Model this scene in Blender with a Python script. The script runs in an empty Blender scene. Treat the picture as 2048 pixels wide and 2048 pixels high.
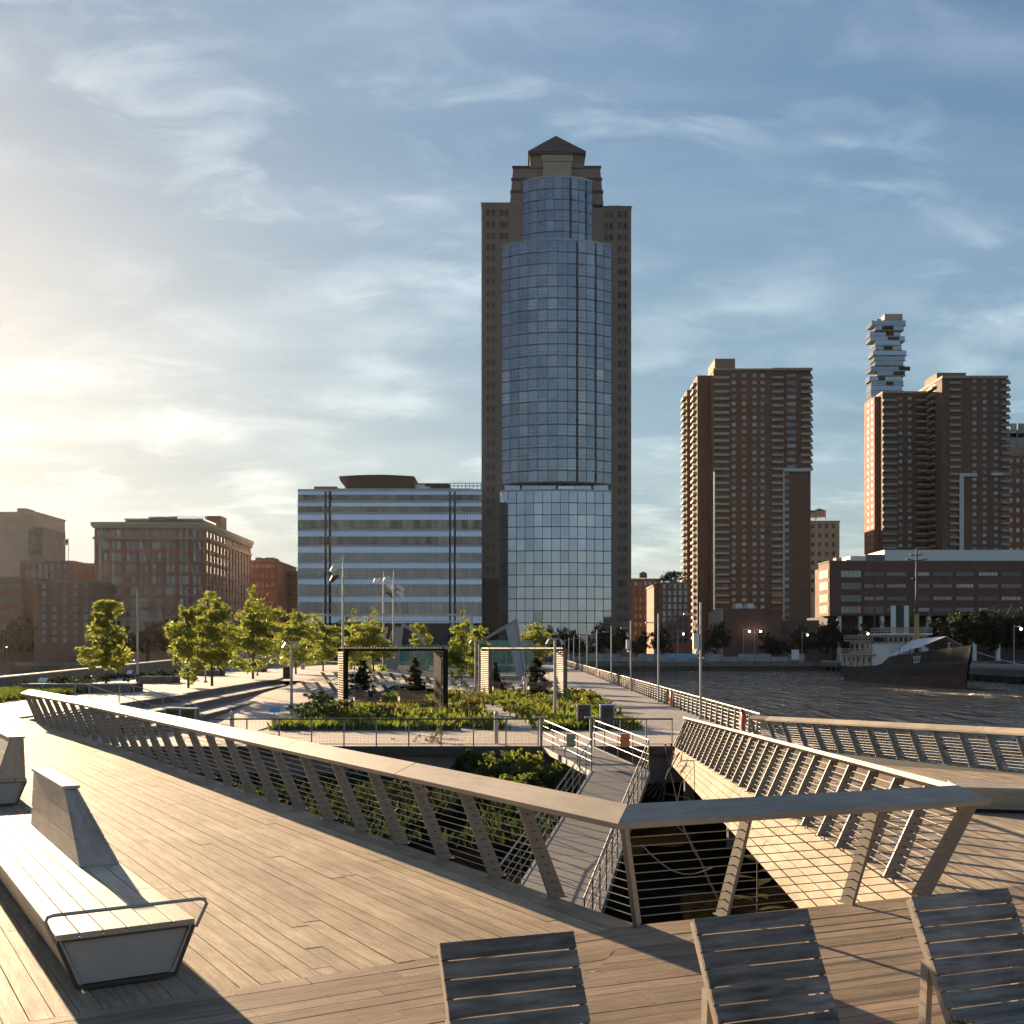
import bpy, bmesh, math, random
from mathutils import Vector, Matrix, noise
random.seed(7)
R = math.radians
S = bpy.context.scene
COL = S.collection
# ------------------------------------------------------------------ camera
F, CX, HV, EYE = 2250.0, 1024.0, 1298.0, 2.6     # survey of the place: focal length in px, horizon row, eye height
cam_d = bpy.data.cameras.new('camera'); cam = bpy.data.objects.new('camera', cam_d); COL.objects.link(cam)
cam.location = (0, 0, EYE); cam.rotation_euler = (R(90), 0, 0)
cam_d.sensor_width = 36; cam_d.lens = 36 * F / 2048; cam_d.shift_y = (HV - 1024) / 2048
cam_d.clip_start = 0.1; cam_d.clip_end = 20000
S.camera = cam
# ------------------------------------------------------------------ sky, sun, exposure
SKY_GAIN, SKY_KNEE = (.72, .755, .93), (2.50, 2.42, 2.16)
SUN_EL, SUN_AZ = 12.5, 31.8                       # degrees above the horizon; degrees left of the view
W = bpy.data.worlds.new('World'); S.world = W; W.use_nodes = True
nt = W.node_tree; N = nt.nodes; L = nt.links; N.clear()
def nd(t, **k):
    n = N.new(t)
    for a, b in k.items(): setattr(n, a, b)
    return n
sky = nd('ShaderNodeTexSky', sky_type='NISHITA', sun_disc=False, sun_elevation=R(SUN_EL), sun_rotation=R(-SUN_AZ),
         altitude=0, air_density=1.0, dust_density=0.3, ozone_density=3.0)
tc = nd('ShaderNodeTexCoord'); sep = nd('ShaderNodeSeparateXYZ'); L.new(tc.outputs['Generated'], sep.inputs[0])
def mth(op, a, b=None, c=False):
    m = nd('ShaderNodeMath', operation=op, use_clamp=c)
    for i, x in enumerate((a, b)):
        if x is None: continue
        if isinstance(x, (int, float)): m.inputs[i].default_value = x
        else: L.new(x, m.inputs[i])
    return m.outputs[0]
zz = mth('ADD', mth('MAXIMUM', sep.outputs[2], 0.0), 0.16)
cmb = nd('ShaderNodeCombineXYZ'); L.new(mth('DIVIDE', sep.outputs[0], zz), cmb.inputs[0]); L.new(mth('DIVIDE', sep.outputs[1], zz), cmb.inputs[1])
def cloud(scale, sx, sy, detail, dist, lo, hi, off):
    mp = nd('ShaderNodeMapping'); mp.inputs['Scale'].default_value = (sx, sy, 1); mp.inputs['Location'].default_value = off
    mp.inputs['Rotation'].default_value = (0, 0, R(-18))
    L.new(cmb.outputs[0], mp.inputs[0])
    n = nd('ShaderNodeTexNoise'); n.inputs['Scale'].default_value = scale; n.inputs['Detail'].default_value = detail
    n.inputs['Roughness'].default_value = .58; n.inputs['Distortion'].default_value = dist
    L.new(mp.outputs[0], n.inputs['Vector'])
    r = nd('ShaderNodeMapRange', interpolation_type='SMOOTHSTEP'); L.new(n.outputs['Fac'], r.inputs[0])
    r.inputs[1].default_value = lo; r.inputs[2].default_value = hi
    return r.outputs[0]
wisp = mth('MULTIPLY', cloud(2.6, 1.0, 1.25, 7, .35, .43, .70, (3.1, 1.7, 0)), cloud(.9, 1, 1, 3, .1, .36, .60, (7.3, 2.2, 0)))
fine = mth('MULTIPLY', cloud(5.5, .8, 1.3, 8, .5, .46, .74, (9.1, 3.7, 0)), cloud(1.3, 1, 1, 3, .1, .42, .64, (2.3, 8.2, 0)))
veil = cloud(1.0, .5, 1.6, 6, .25, .38, .76, (1.3, 4.6, 0))
fac = mth('ADD', mth('ADD', mth('MULTIPLY', wisp, .66), mth('MULTIPLY', fine, .55)), mth('MULTIPLY', veil, .34), True)
# the eye's (and the photograph's) shoulder: c / (1 + c / k), the same for the whole sky
sv = nd('ShaderNodeVectorMath', operation='MULTIPLY'); L.new(sky.outputs[0], sv.inputs[0]); sv.inputs[1].default_value = SKY_GAIN
sd1 = nd('ShaderNodeVectorMath', operation='DIVIDE'); L.new(sv.outputs[0], sd1.inputs[0]); sd1.inputs[1].default_value = SKY_KNEE
sa = nd('ShaderNodeVectorMath', operation='ADD'); L.new(sd1.outputs[0], sa.inputs[0]); sa.inputs[1].default_value = (1, 1, 1)
sd2 = nd('ShaderNodeVectorMath', operation='DIVIDE'); L.new(sv.outputs[0], sd2.inputs[0]); L.new(sa.outputs[0], sd2.inputs[1])
gam = nd('ShaderNodeGamma'); gam.inputs[1].default_value = 1.55; L.new(sd2.outputs[0], gam.inputs[0])
hsv = nd('ShaderNodeHueSaturation'); hsv.inputs['Saturation'].default_value = .94; L.new(gam.outputs[0], hsv.inputs['Color'])
mul = nd('ShaderNodeMix', data_type='RGBA', blend_type='MULTIPLY'); mul.inputs[0].default_value = 1
L.new(hsv.outputs[0], mul.inputs[6]); mul.inputs[7].default_value = (1.35, 1.28, 1.18, 1)
add = nd('ShaderNodeMix', data_type='RGBA', blend_type='ADD'); add.inputs[0].default_value = 1
L.new(mul.outputs[2], add.inputs[6]); add.inputs[7].default_value = (1.1, 1.0, .88, 1)
mix = nd('ShaderNodeMix', data_type='RGBA'); L.new(fac, mix.inputs[0]); L.new(hsv.outputs[0], mix.inputs[6]); L.new(add.outputs[2], mix.inputs[7])
bg = nd('ShaderNodeBackground'); bg.inputs[1].default_value = 0.085; L.new(mix.outputs[2], bg.inputs[0])
out = nd('ShaderNodeOutputWorld'); L.new(bg.outputs[0], out.inputs[0])
sd = bpy.data.lights.new('sun', 'SUN'); sun = bpy.data.objects.new('sun', sd); COL.objects.link(sun)
sd.energy = 4.8; sd.angle = R(0.6); sd.color = (1.0, .735, .46)
SUNV = Vector((-math.sin(R(SUN_AZ)) * math.cos(R(SUN_EL)), math.cos(R(SUN_AZ)) * math.cos(R(SUN_EL)), math.sin(R(SUN_EL))))
sun.rotation_euler = SUNV.to_track_quat('Z', 'Y').to_euler()
S.view_settings.view_transform = 'Standard'; S.view_settings.look = 'None'; S.view_settings.exposure = 1.78
S.view_settings.gamma = 1; S.view_settings.use_curve_mapping = False
S.cycles.max_bounces = 6; S.cycles.transparent_max_bounces = 12

# ------------------------------------------------------------------ helpers
def P(u, v, z=0.0):
    """a surveyed ground point: bearing u, depression v, height z -> metres"""
    Y = F * (EYE - z) / (v - HV); return Vector(((u - CX) * Y / F, Y, z))
def Q(u, v, Y):
    return Vector(((u - CX) * Y / F, Y, EYE + (HV - v) * Y / F))
def V(*a): return Vector(a)
UP = Vector((0, 0, 1))
class MB:
    def __init__(s): s.v = []; s.f = []; s.m = []
    def face(s, pts, mi=0):
        i = len(s.v); s.v += [tuple(p) for p in pts]; s.f.append(tuple(range(i, i + len(pts)))); s.m.append(mi); return s
    def solid(s, a, b, mi=0, caps=True):
        """loft between two equal loops a -> b (a below b, both counter-clockwise seen from b)"""
        n = len(a); i = len(s.v); s.v += [tuple(p) for p in a] + [tuple(p) for p in b]
        for k in range(n):
            s.f.append((i + k, i + (k + 1) % n, i + n + (k + 1) % n, i + n + k)); s.m.append(mi)
        if caps:
            s.f.append(tuple(range(i + n - 1, i - 1, -1))); s.m.append(mi)
            s.f.append(tuple(range(i + n, i + 2 * n))); s.m.append(mi)
        return s
    def box(s, x0, x1, y0, y1, z0, z1, mi=0):
        return s.solid([(x0, y0, z0), (x1, y0, z0), (x1, y1, z0), (x0, y1, z0)], [(x0, y0, z1), (x1, y0, z1), (x1, y1, z1), (x0, y1, z1)], mi)
    def prism(s, poly, z0, z1, mi=0):
        return s.solid([(p[0], p[1], z0) for p in poly], [(p[0], p[1], z1) for p in poly], mi)
    def bar(s, p, q, w, h, up=UP, mi=0):
        """box section w (sideways) x h (along up) from p to q"""
        p = Vector(p); q = Vector(q); d = (q - p).normalized(); sd_ = d.cross(Vector(up))
        if sd_.length < 1e-4: sd_ = d.cross(Vector((1, 0, 0)))
        sd_.normalize(); u = sd_.cross(d).normalized(); a = sd_ * w / 2; b = u * h / 2
        c = [-a - b, a - b, a + b, -a + b]
        return s.solid([p + x for x in c][::-1], [q + x for x in c][::-1], mi)
    def tube(s, pts, r, n=6, mi=0, caps=True):
        pts = [Vector(p) for p in pts]; i0 = len(s.v); m = len(pts)
        rr = r if isinstance(r, (list, tuple)) else [r] * m
        ref = None
        for k, p in enumerate(pts):
            d = (pts[min(k + 1, m - 1)] - pts[max(k - 1, 0)]).normalized()
            if ref is None: ref = d.cross(UP if abs(d.z) < .9 else Vector((1, 0, 0))).normalized()
            a = (ref - d * ref.dot(d)).normalized(); b = d.cross(a); ref = a
            for j in range(n):
                t = 2 * math.pi * j / n; s.v.append(tuple(p + (a * math.cos(t) + b * math.sin(t)) * rr[k]))
        for k in range(m - 1):
            for j in range(n):
                s.f.append((i0 + k * n + j, i0 + k * n + (j + 1) % n, i0 + (k + 1) * n + (j + 1) % n, i0 + (k + 1) * n + j)); s.m.append(mi)
        if caps:
            s.f.append(tuple(i0 + j for j in range(n))[::-1]); s.m.append(mi)
            s.f.append(tuple(i0 + (m - 1) * n + j for j in range(n))); s.m.append(mi)
        return s
    def lathe(s, c, prof, n=12, mi=0):
        """prof: list of (r, z)"""
        loops = [[(c[0] + r * math.cos(2 * math.pi * j / n), c[1] + r * math.sin(2 * math.pi * j / n), c[2] + z) for j in range(n)] for r, z in prof]
        for k in range(len(loops) - 1): s.solid(loops[k], loops[k + 1], mi, caps=False)
        s.face(loops[0][::-1], mi); s.face(loops[-1], mi); return s
    def mesh(s, name, mats):
        me = bpy.data.meshes.new(name); me.from_pydata(s.v, [], s.f)
        for m in (mats if isinstance(mats, (list, tuple)) else [mats]): me.materials.append(m)
        if any(s.m): me.polygons.foreach_set('material_index', s.m)
        me.update(); return me
    def build(s, name, mats, parent=None, world=True, smooth=False):
        """vertices are world coordinates when world, else the parent's own"""
        if parent is not None and world:
            M = Matrix.Translation(parent.location) @ Matrix.Rotation(parent.rotation_euler.z, 4, 'Z'); I = M.inverted()
            if parent.parent is not None:
                g = parent.parent; M2 = Matrix.Translation(g.location) @ Matrix.Rotation(g.rotation_euler.z, 4, 'Z'); I = I @ M2.inverted()
            s.v = [tuple(I @ Vector(p)) for p in s.v]
        me = s.mesh(name, mats)
        if smooth: me.polygons.foreach_set('use_smooth', [True] * len(me.polygons))
        return put(name, me, parent)
def put(name, me, parent=None, loc=None, rz=None):
    o = bpy.data.objects.new(name, me); COL.objects.link(o)
    if parent is not None: o.parent = parent
    if loc is not None: o.location = loc
    if rz is not None: o.rotation_euler.z = rz
    return o
def tag(o, label=None, cat=None, group=None, kind=None):
    for k, v in (('label', label), ('category', cat), ('group', group), ('kind', kind)):
        if v: o[k] = v
    return o
def thing(name, label, cat, loc=(0, 0, 0), rz=0.0, group=None):
    o = bpy.data.objects.new(name, None); COL.objects.link(o); o.location = loc; o.rotation_euler.z = rz
    o.empty_display_size = .3
    return tag(o, label, cat, group)
KIDS = {}
def copy_tree(o, parent=None):
    c = o.copy(); COL.objects.link(c)
    if parent is not None: c.parent = parent
    for ch in list(o.children): copy_tree(ch, c)
    return c
def dup(o, label, loc, rz=None, sc=None):
    c = copy_tree(o); c.location = loc; c['label'] = label
    if rz is not None: c.rotation_euler.z = rz
    if sc is not None: c.scale = (sc, sc, sc) if not isinstance(sc, tuple) else sc
    return c

# ------------------------------------------------------------------ materials
def mat(name, col, rough=.7, metal=0.0, spec=.5, var=.0, vscale=3.0, col2=None, bump=0.0, bscale=30.0, stretch=(1, 1, 1), rnd=0.0, isl=0.0,
        emit=None, estr=0.0, stain=0.0, alpha=None, trans=0.0, ior=1.45, detail=5.0, coat=0.0, transl=None):
    m = bpy.data.materials.new(name); m.use_nodes = True; t = m.node_tree; ns = t.nodes; lk = t.links
    b = ns['Principled BSDF']; b.inputs['Roughness'].default_value = rough; b.inputs['Metallic'].default_value = metal
    b.inputs['Specular IOR Level'].default_value = spec; b.inputs['IOR'].default_value = ior
    if trans: b.inputs['Transmission Weight'].default_value = trans
    if alpha is not None: b.inputs['Alpha'].default_value = alpha
    if emit: b.inputs['Emission Color'].default_value = (*emit, 1); b.inputs['Emission Strength'].default_value = estr
    if coat: b.inputs['Coat Weight'].default_value = coat
    c = (*col, 1)
    last = None
    def n_(tp): return ns.new(tp)
    vec = None
    if var or bump:
        co = n_('ShaderNodeTexCoord'); mp = n_('ShaderNodeMapping'); mp.inputs['Scale'].default_value = stretch
        oi = n_('ShaderNodeObjectInfo'); vm = n_('ShaderNodeVectorMath'); vm.operation = 'MULTIPLY_ADD'
        cb = n_('ShaderNodeCombineXYZ')
        for i in range(3): lk.new(oi.outputs['Random'], cb.inputs[i])
        vm.inputs[1].default_value = (57, 31, 23); lk.new(cb.outputs[0], vm.inputs[0]); lk.new(co.outputs['Object'], vm.inputs[2])
        lk.new(vm.outputs[0], mp.inputs[0]); vec = mp.outputs[0]
    if var:
        nz = n_('ShaderNodeTexNoise'); nz.inputs['Scale'].default_value = vscale; nz.inputs['Detail'].default_value = detail; nz.inputs['Roughness'].default_value = .62
        lk.new(vec, nz.inputs['Vector'])
        rp = n_('ShaderNodeMapRange'); rp.inputs[1].default_value = .3; rp.inputs[2].default_value = .7; lk.new(nz.outputs['Fac'], rp.inputs[0])
        mx = n_('ShaderNodeMix'); mx.data_type = 'RGBA'
        c2 = col2 if col2 else tuple(x * (1 - var) for x in col); c1 = col if col2 else tuple(min(1, x * (1 + var)) for x in col)
        mx.inputs[6].default_value = (*c1, 1); mx.inputs[7].default_value = (*c2, 1); lk.new(rp.outputs[0], mx.inputs[0]); last = mx.outputs[2]
        mr = n_('ShaderNodeMapRange'); mr.inputs[3].default_value = max(0.02, rough - .1); mr.inputs[4].default_value = min(1, rough + .1)
        lk.new(nz.outputs['Fac'], mr.inputs[0])
        if not (metal > .5 and rough < .15): lk.new(mr.outputs[0], b.inputs['Roughness'])
    if rnd or isl:
        if rnd: src = n_('ShaderNodeObjectInfo').outputs['Random']; amt = rnd
        else: src = n_('ShaderNodeNewGeometry').outputs['Random Per Island']; amt = isl
        hs = n_('ShaderNodeHueSaturation')
        if last is not None: lk.new(last, hs.inputs['Color'])
        else: hs.inputs['Color'].default_value = c
        r2 = n_('ShaderNodeMapRange'); lk.new(src, r2.inputs[0]); r2.inputs[3].default_value = 1 - amt; r2.inputs[4].default_value = 1 + amt
        lk.new(r2.outputs[0], hs.inputs['Value']); last = hs.outputs[0]
    if stain:                                                    # weather stains that lie over the boards, wherever they are
        ge = n_('ShaderNodeNewGeometry'); sn = n_('ShaderNodeTexNoise'); sn.inputs['Scale'].default_value = .55; sn.inputs['Detail'].default_value = 7; sn.inputs['Roughness'].default_value = .68
        lk.new(ge.outputs['Position'], sn.inputs['Vector']); sr = n_('ShaderNodeMapRange'); sr.inputs[1].default_value = .38; sr.inputs[2].default_value = .62; sr.inputs[3].default_value = 1 - stain; sr.inputs[4].default_value = 1.06; lk.new(sn.outputs['Fac'], sr.inputs[0])
        h2 = n_('ShaderNodeHueSaturation'); lk.new(sr.outputs[0], h2.inputs['Value'])
        if last is not None: lk.new(last, h2.inputs['Color'])
        else: h2.inputs['Color'].default_value = c
        last = h2.outputs[0]
    if last is not None: lk.new(last, b.inputs['Base Color'])
    else: b.inputs['Base Color'].default_value = c
    if bump:
        bn = n_('ShaderNodeTexNoise'); bn.inputs['Scale'].default_value = bscale; bn.inputs['Detail'].default_value = 4; lk.new(vec, bn.inputs['Vector'])
        bp = n_('ShaderNodeBump'); bp.inputs['Strength'].default_value = bump; bp.inputs['Distance'].default_value = .02
        lk.new(bn.outputs['Fac'], bp.inputs['Height']); lk.new(bp.outputs[0], b.inputs['Normal'])
    if transl:
        tr = n_('ShaderNodeBsdfTranslucent'); tr.inputs[0].default_value = (*transl, 1)
        ms = n_('ShaderNodeMixShader'); ms.inputs[0].default_value = .5
        lk.new(b.outputs[0], ms.inputs[1]); lk.new(tr.outputs[0], ms.inputs[2]); lk.new(ms.outputs[0], ns['Material Output'].inputs[0])
    return m
def glassy(name, tint, metal=.85, rough=.04, rnd=.12, wob=.0):
    """coated facade glass: mirrors the sky"""
    m = mat(name, tint, rough=rough, metal=metal, rnd=rnd, bump=wob, bscale=.35)
    return m
M = {}
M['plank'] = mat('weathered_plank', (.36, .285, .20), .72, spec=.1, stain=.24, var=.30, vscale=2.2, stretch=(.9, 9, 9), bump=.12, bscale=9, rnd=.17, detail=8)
M['plank_sun_tone'] = mat('sun_toned_brown_plank', (.25, .19, .138), .72, spec=.12, stain=.24, var=.25, vscale=2.2, stretch=(.9, 9, 9), bump=.12, bscale=9, rnd=.2, detail=8)  # browner base colour holds how the sun falls across this grain
M['plank_isl'] = mat('weathered_plank_far', (.34, .275, .20), .72, spec=.1, stain=.3, var=.14, vscale=2.5, isl=.12)
M['cap'] = mat('rail_cap_wood', (.36, .305, .245), .62, spec=.3, stain=.22, var=.16, vscale=2.4, stretch=(.7, 8, 8), bump=.1, bscale=8, rnd=.08, detail=8)
M['fascia'] = mat('fascia_wood', (.29, .24, .175), .72, spec=.1, stain=.22, var=.14, vscale=2, stretch=(1, 6, 6), rnd=.09, bump=.08, bscale=8)
M['bench'] = mat('bench_wood', (.40, .335, .26), .55, spec=.45, stain=.25, var=.16, vscale=2.0, stretch=(.8, 8, 8), rnd=.1, bump=.1, bscale=8, detail=8)
M['chairwood'] = mat('dark_weathered_slat', (.235, .20, .172), .68, spec=.25, stain=.45, var=.6, vscale=2.4, stretch=(.9, 7, 7), rnd=.2, bump=.15, bscale=9, detail=8)
M['greywood'] = mat('grey_weathered_wood', (.19, .17, .15), .65, var=.2, vscale=2, stretch=(1, 6, 6), rnd=.1)
M['post'] = mat('rail_post_metal', (.22, .195, .17), .5, metal=.25, var=.1, vscale=12)
M['steel'] = mat('brushed_steel', (.33, .32, .31), .5, metal=.85, var=.06, vscale=20)
M['gangsteel'] = mat('gangway_steel', (.17, .17, .17), .5, metal=.7)
M['darksteel'] = mat('dark_steel', (.07, .065, .06), .45, metal=.6)
M['lampgrey'] = mat('lamp_grey', (.34, .34, .35), .42, metal=.5, var=.05, vscale=8)
M['under'] = mat('under_deck', (.03, .027, .024), .9)
M['screw'] = mat('screw_head', (.05, .045, .04), .5, metal=.5)
M['conc'] = mat('concrete', (.33, .30, .27), .8, var=.14, vscale=1.5, bump=.08, bscale=20)
M['concdark'] = mat('dark_concrete', (.17, .15, .135), .85, var=.25, vscale=.8, bump=.1, bscale=6)
M['paving'] = mat('paving', (.40, .345, .29), .75, var=.09, vscale=.6, rnd=.1)
M['paver'] = mat('paver', (.40, .335, .275), .75, var=.08, vscale=3, rnd=.12)
M['asphalt'] = mat('asphalt', (.06, .06, .06), .9, var=.2)
M['soil'] = mat('soil', (.055, .042, .03), .95, var=.3, vscale=2)
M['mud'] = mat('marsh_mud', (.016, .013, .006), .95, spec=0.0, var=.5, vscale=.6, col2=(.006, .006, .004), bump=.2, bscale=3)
M['grass'] = mat('grass', (.075, .11, .02), .8, var=.35, vscale=1, isl=.25, transl=(.10, .135, .022))
M['leaf'] = mat('leaf_bright', (.095, .115, .022), .5, isl=.35, transl=(.32, .36, .05))
M['leafmid'] = mat('leaf_mid', (.06, .085, .018), .55, isl=.35, transl=(.16, .21, .025))
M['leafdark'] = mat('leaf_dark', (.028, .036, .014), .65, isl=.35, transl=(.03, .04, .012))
M['leafdry'] = mat('leaf_dry', (.11, .085, .03), .7, isl=.3, transl=(.14, .10, .03))
M['conifer'] = mat('conifer_leaf', (.018, .024, .010), .75, isl=.35, transl=(.02, .024, .008))
M['bark'] = mat('bark', (.09, .07, .055), .9, var=.3, vscale=6)
M['white'] = mat('white_paint', (.62, .62, .60), .5, var=.05, vscale=3)
M['black'] = mat('black_paint', (.02, .02, .02), .5)
M['red'] = mat('red_plastic', (.55, .03, .02), .45)
M['orange'] = mat('orange_plastic', (.75, .2, .06), .5)
M['bulb'] = mat('lit_bulb', (1, .95, .85), emit=(1, .86, .62), estr=6.0)
# ================================================================== water, piers, ground
import numpy as np
def fast_mesh(name, verts, nper, mats, smooth=False):
    """verts: (k*nper, 3) array, one polygon per nper vertices"""
    me = bpy.data.meshes.new(name); n = len(verts); k = n // nper
    me.vertices.add(n); me.vertices.foreach_set('co', np.asarray(verts, np.float32).ravel())
    me.loops.add(n); me.loops.foreach_set('vertex_index', np.arange(n, dtype=np.int32))
    me.polygons.add(k); me.polygons.foreach_set('loop_start', np.arange(0, n, nper, dtype=np.int32)); me.polygons.foreach_set('loop_total', np.full(k, nper, np.int32))
    for m in (mats if isinstance(mats, (list, tuple)) else [mats]): me.materials.append(m)
    me.update(calc_edges=True); return me
ZW = -3.8                                           # water level
def water_mat():
    m = bpy.data.materials.new('river_water'); m.use_nodes = True; t = m.node_tree; ns = t.nodes; lk = t.links
    b = ns['Principled BSDF']; b.inputs['Base Color'].default_value = (.034, .033, .029, 1); b.inputs['Roughness'].default_value = .07; b.inputs['IOR'].default_value = 1.34
    co = ns.new('ShaderNodeTexCoord'); mp = ns.new('ShaderNodeMapping'); mp.inputs['Scale'].default_value = (.5, .11, 1); mp.inputs['Rotation'].default_value = (0, 0, R(4))
    lk.new(co.outputs['Object'], mp.inputs[0])
    n1 = ns.new('ShaderNodeTexNoise'); n1.inputs['Scale'].default_value = .85; n1.inputs['Detail'].default_value = 5; n1.inputs['Roughness'].default_value = .55; n1.inputs['Distortion'].default_value = .6
    n2 = ns.new('ShaderNodeTexNoise'); n2.inputs['Scale'].default_value = .035; n2.inputs['Detail'].default_value = 3
    lk.new(mp.outputs[0], n1.inputs['Vector']); lk.new(mp.outputs[0], n2.inputs['Vector'])
    mr = ns.new('ShaderNodeMapRange'); mr.inputs[1].default_value = .42; mr.inputs[2].default_value = .6; mr.inputs[3].default_value = .45; mr.inputs[4].default_value = 1.0; lk.new(n2.outputs['Fac'], mr.inputs[0])
    bp = ns.new('ShaderNodeBump'); bp.inputs['Distance'].default_value = 7.0; lk.new(mr.outputs[0], bp.inputs['Strength']); lk.new(n1.outputs['Fac'], bp.inputs['Height']); lk.new(bp.outputs[0], b.inputs['Normal'])
    return m
wm = MB(); wm.face([(-3000, -2500, ZW), (3000, -2500, ZW), (3000, 341, ZW), (-3000, 341, ZW)])
tag(wm.build('river_water', water_mat()), kind='structure')
g = MB(); g.box(-3000, 3000, 340.6, 4000, -6, -1.5); tag(g.build('ground', M['asphalt']), kind='structure')

ZP = -1.3                                           # main pier level
def zplaza(x, y):
    a = max(0, min(1, (y - 60) / 47)); b = max(0, min(1, (-3.0 - x) / 12)); return ZP + 1.2 * a * b
def zwalk(y): return ZP * max(0, min(1, (y - 12.0) / 33.0))
pier = MB()
pier.box(-36, 12.4, 45.2, 340.5, -2.1, ZP - .05)
for ix in range(-34, 13, 5):
    for iy in range(47, 340, 12): pier.box(ix - .25, ix + .25, iy - .25, iy + .25, ZW - 1, -2.1)
tag(pier.build('pier', M['concdark']), kind='structure')
pw = MB(); pw.box(-22, 12.4, 45.0, 45.19, ZW - .5, ZP - .35); tag(pw.build('pier_wall', M['concdark']), kind='structure')
pe = MB(); pe.box(-22, 12.4, 44.8, 45.05, ZP - .34, ZP + .02); tag(pe.build('pier_edge_beam', M['darksteel']), kind='structure')
# marsh bed under the boardwalks
bm_ = bmesh.new(); bmesh.ops.create_grid(bm_, x_segments=50, y_segments=50, size=1)
for v in bm_.verts:
    x = -22 + (v.co.x + 1) * 17.5; y = 8 + (v.co.y + 1) * 18.5
    v.co = (x, y, -3.25 + .35 * noise.noise(V(x * .25, y * .25, 1)) + .12 * noise.noise(V(x, y, 4)) + .45 * max(0, min(1, (y - 26) / 12)))
me = bpy.data.meshes.new('marsh_bed'); bm_.to_mesh(me); bm_.free(); me.materials.append(M['mud']); me.polygons.foreach_set('use_smooth', [True] * len(me.polygons))
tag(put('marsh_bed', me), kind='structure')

def clip(poly, sub):
    """Sutherland-Hodgman: the part of sub inside the convex counter-clockwise poly"""
    out_ = sub
    for i in range(len(poly)):
        a = poly[i]; b = poly[(i + 1) % len(poly)]; ex, ey = b[0] - a[0], b[1] - a[1]; src = out_; out_ = []
        if not src: return []
        dd = [ex * (p[1] - a[1]) - ey * (p[0] - a[0]) for p in src]
        for k, p in enumerate(src):
            q = src[(k + 1) % len(src)]; d1, d2 = dd[k], dd[(k + 1) % len(src)]
            if d1 >= 0: out_.append(p)
            if (d1 >= 0) != (d2 >= 0):
                t = d1 / (d1 - d2); out_.append((p[0] + t * (q[0] - p[0]), p[1] + t * (q[1] - p[1])))
    return out_
def area(p): return abs(sum(p[i][0] * p[(i + 1) % len(p)][1] - p[(i + 1) % len(p)][0] * p[i][1] for i in range(len(p)))) / 2
def planks(parent, poly, ang, org, w, gap, lengths, zf, m, m_far, keep, th=.035, seed=1):
    rnd = random.Random(seed); e = V(math.cos(ang), math.sin(ang)); n = V(-e.y, e.x); o = V(*org)
    ss = [(V(*p) - o).dot(e) for p in poly]; ts = [(V(*p) - o).dot(n) for p in poly]
    items = []
    for r in range(math.floor(min(ts) / w), math.ceil(max(ts) / w) + 1):
        s = min(ss) - rnd.random() * lengths[1]
        while s < max(ss):
            l = rnd.uniform(*lengths); t0, t1 = r * w + gap / 2, (r + 1) * w - gap / 2
            rect = [o + e * a + n * b for a, b in ((s + .002, t0), (s + l - .002, t0), (s + l - .002, t1), (s + .002, t1))]
            pl = clip(poly, [(p.x, p.y) for p in rect]); s += l
            if len(pl) < 3 or area(pl) < .004: continue
            cx = sum(p[0] for p in pl) / len(pl); cy = sum(p[1] for p in pl) / len(pl)
            if abs(cx) > .5 * cy + 5: continue
            vis = abs(cx) < .46 * cy + 1.2 and cy > 6
            items.append((area(pl) / (cy * cy) * (1 if vis else .01) / max(cy, 1), pl, cx, cy))
    items.sort(key=lambda i: -i[0]); far = MB()
    for k, (wt, pl, cx, cy) in enumerate(items):
        j = rnd.uniform(-.0025, .0025)
        if k < keep:
            loc = [((p[0] - cx) * e.x + (p[1] - cy) * e.y, (p[0] - cx) * n.x + (p[1] - cy) * n.y, zf(p[1]) + j) for p in pl]
            mb = MB(); mb.solid([(a, b, c - th) for a, b, c in loc], loc)
            ob = put('plank', mb.mesh('plank', m), parent, (cx, cy, 0), ang)
        else:
            far.solid([(p[0], p[1], zf(p[1]) + j - th) for p in pl], [(p[0], p[1], zf(p[1]) + j) for p in pl])
    sm = MB()                                                   # pairs of screw heads over the joists, near part only
    for r in range(math.floor(min(ts) / w), math.ceil(max(ts) / w) + 1):
        for j_ in range(math.floor(min(ss) / .6), math.ceil(max(ss) / .6) + 1):
            for dt in (.22, .78):
                p = o + e * (j_ * .6 + .012 * rnd.random()) + n * ((r + dt) * w)
                if not (6 < p.y < 15 and abs(p.x) < .47 * p.y) or any((poly[(i + 1) % len(poly)][0] - poly[i][0]) * (p.y - poly[i][1]) - (poly[(i + 1) % len(poly)][1] - poly[i][1]) * (p.x - poly[i][0]) < 0 for i in range(len(poly))): continue
                z = zf(p.y) + .0035; h_ = .0055; sm.face([(p.x - h_, p.y - h_, z), (p.x + h_, p.y - h_, z), (p.x + h_, p.y + h_, z), (p.x - h_, p.y + h_, z)])
    if sm.v: tag(sm.build('screw_heads', M['screw'], parent), kind='stuff')
    if far.v: tag(far.build('far_planks', m_far, parent), kind='stuff')
# survey of the boardwalk edges
CORNER = V(1.18, 10.60); RCOR = V(4.30, 11.85); NDIR = (RCOR - CORNER).normalized(); NANG = math.atan2(NDIR.y, NDIR.x)
LDIR = V(-.517, .856).normalized(); LANG = math.atan2(LDIR.y, LDIR.x); SEAM = V(-.856, -.517).normalized()
LMID = V(-11.4, 31.45); LFAR = V(-16.6, 39.5); RFAR = V(6.55, 45.1)
Z0 = lambda y: 0.0
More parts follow.
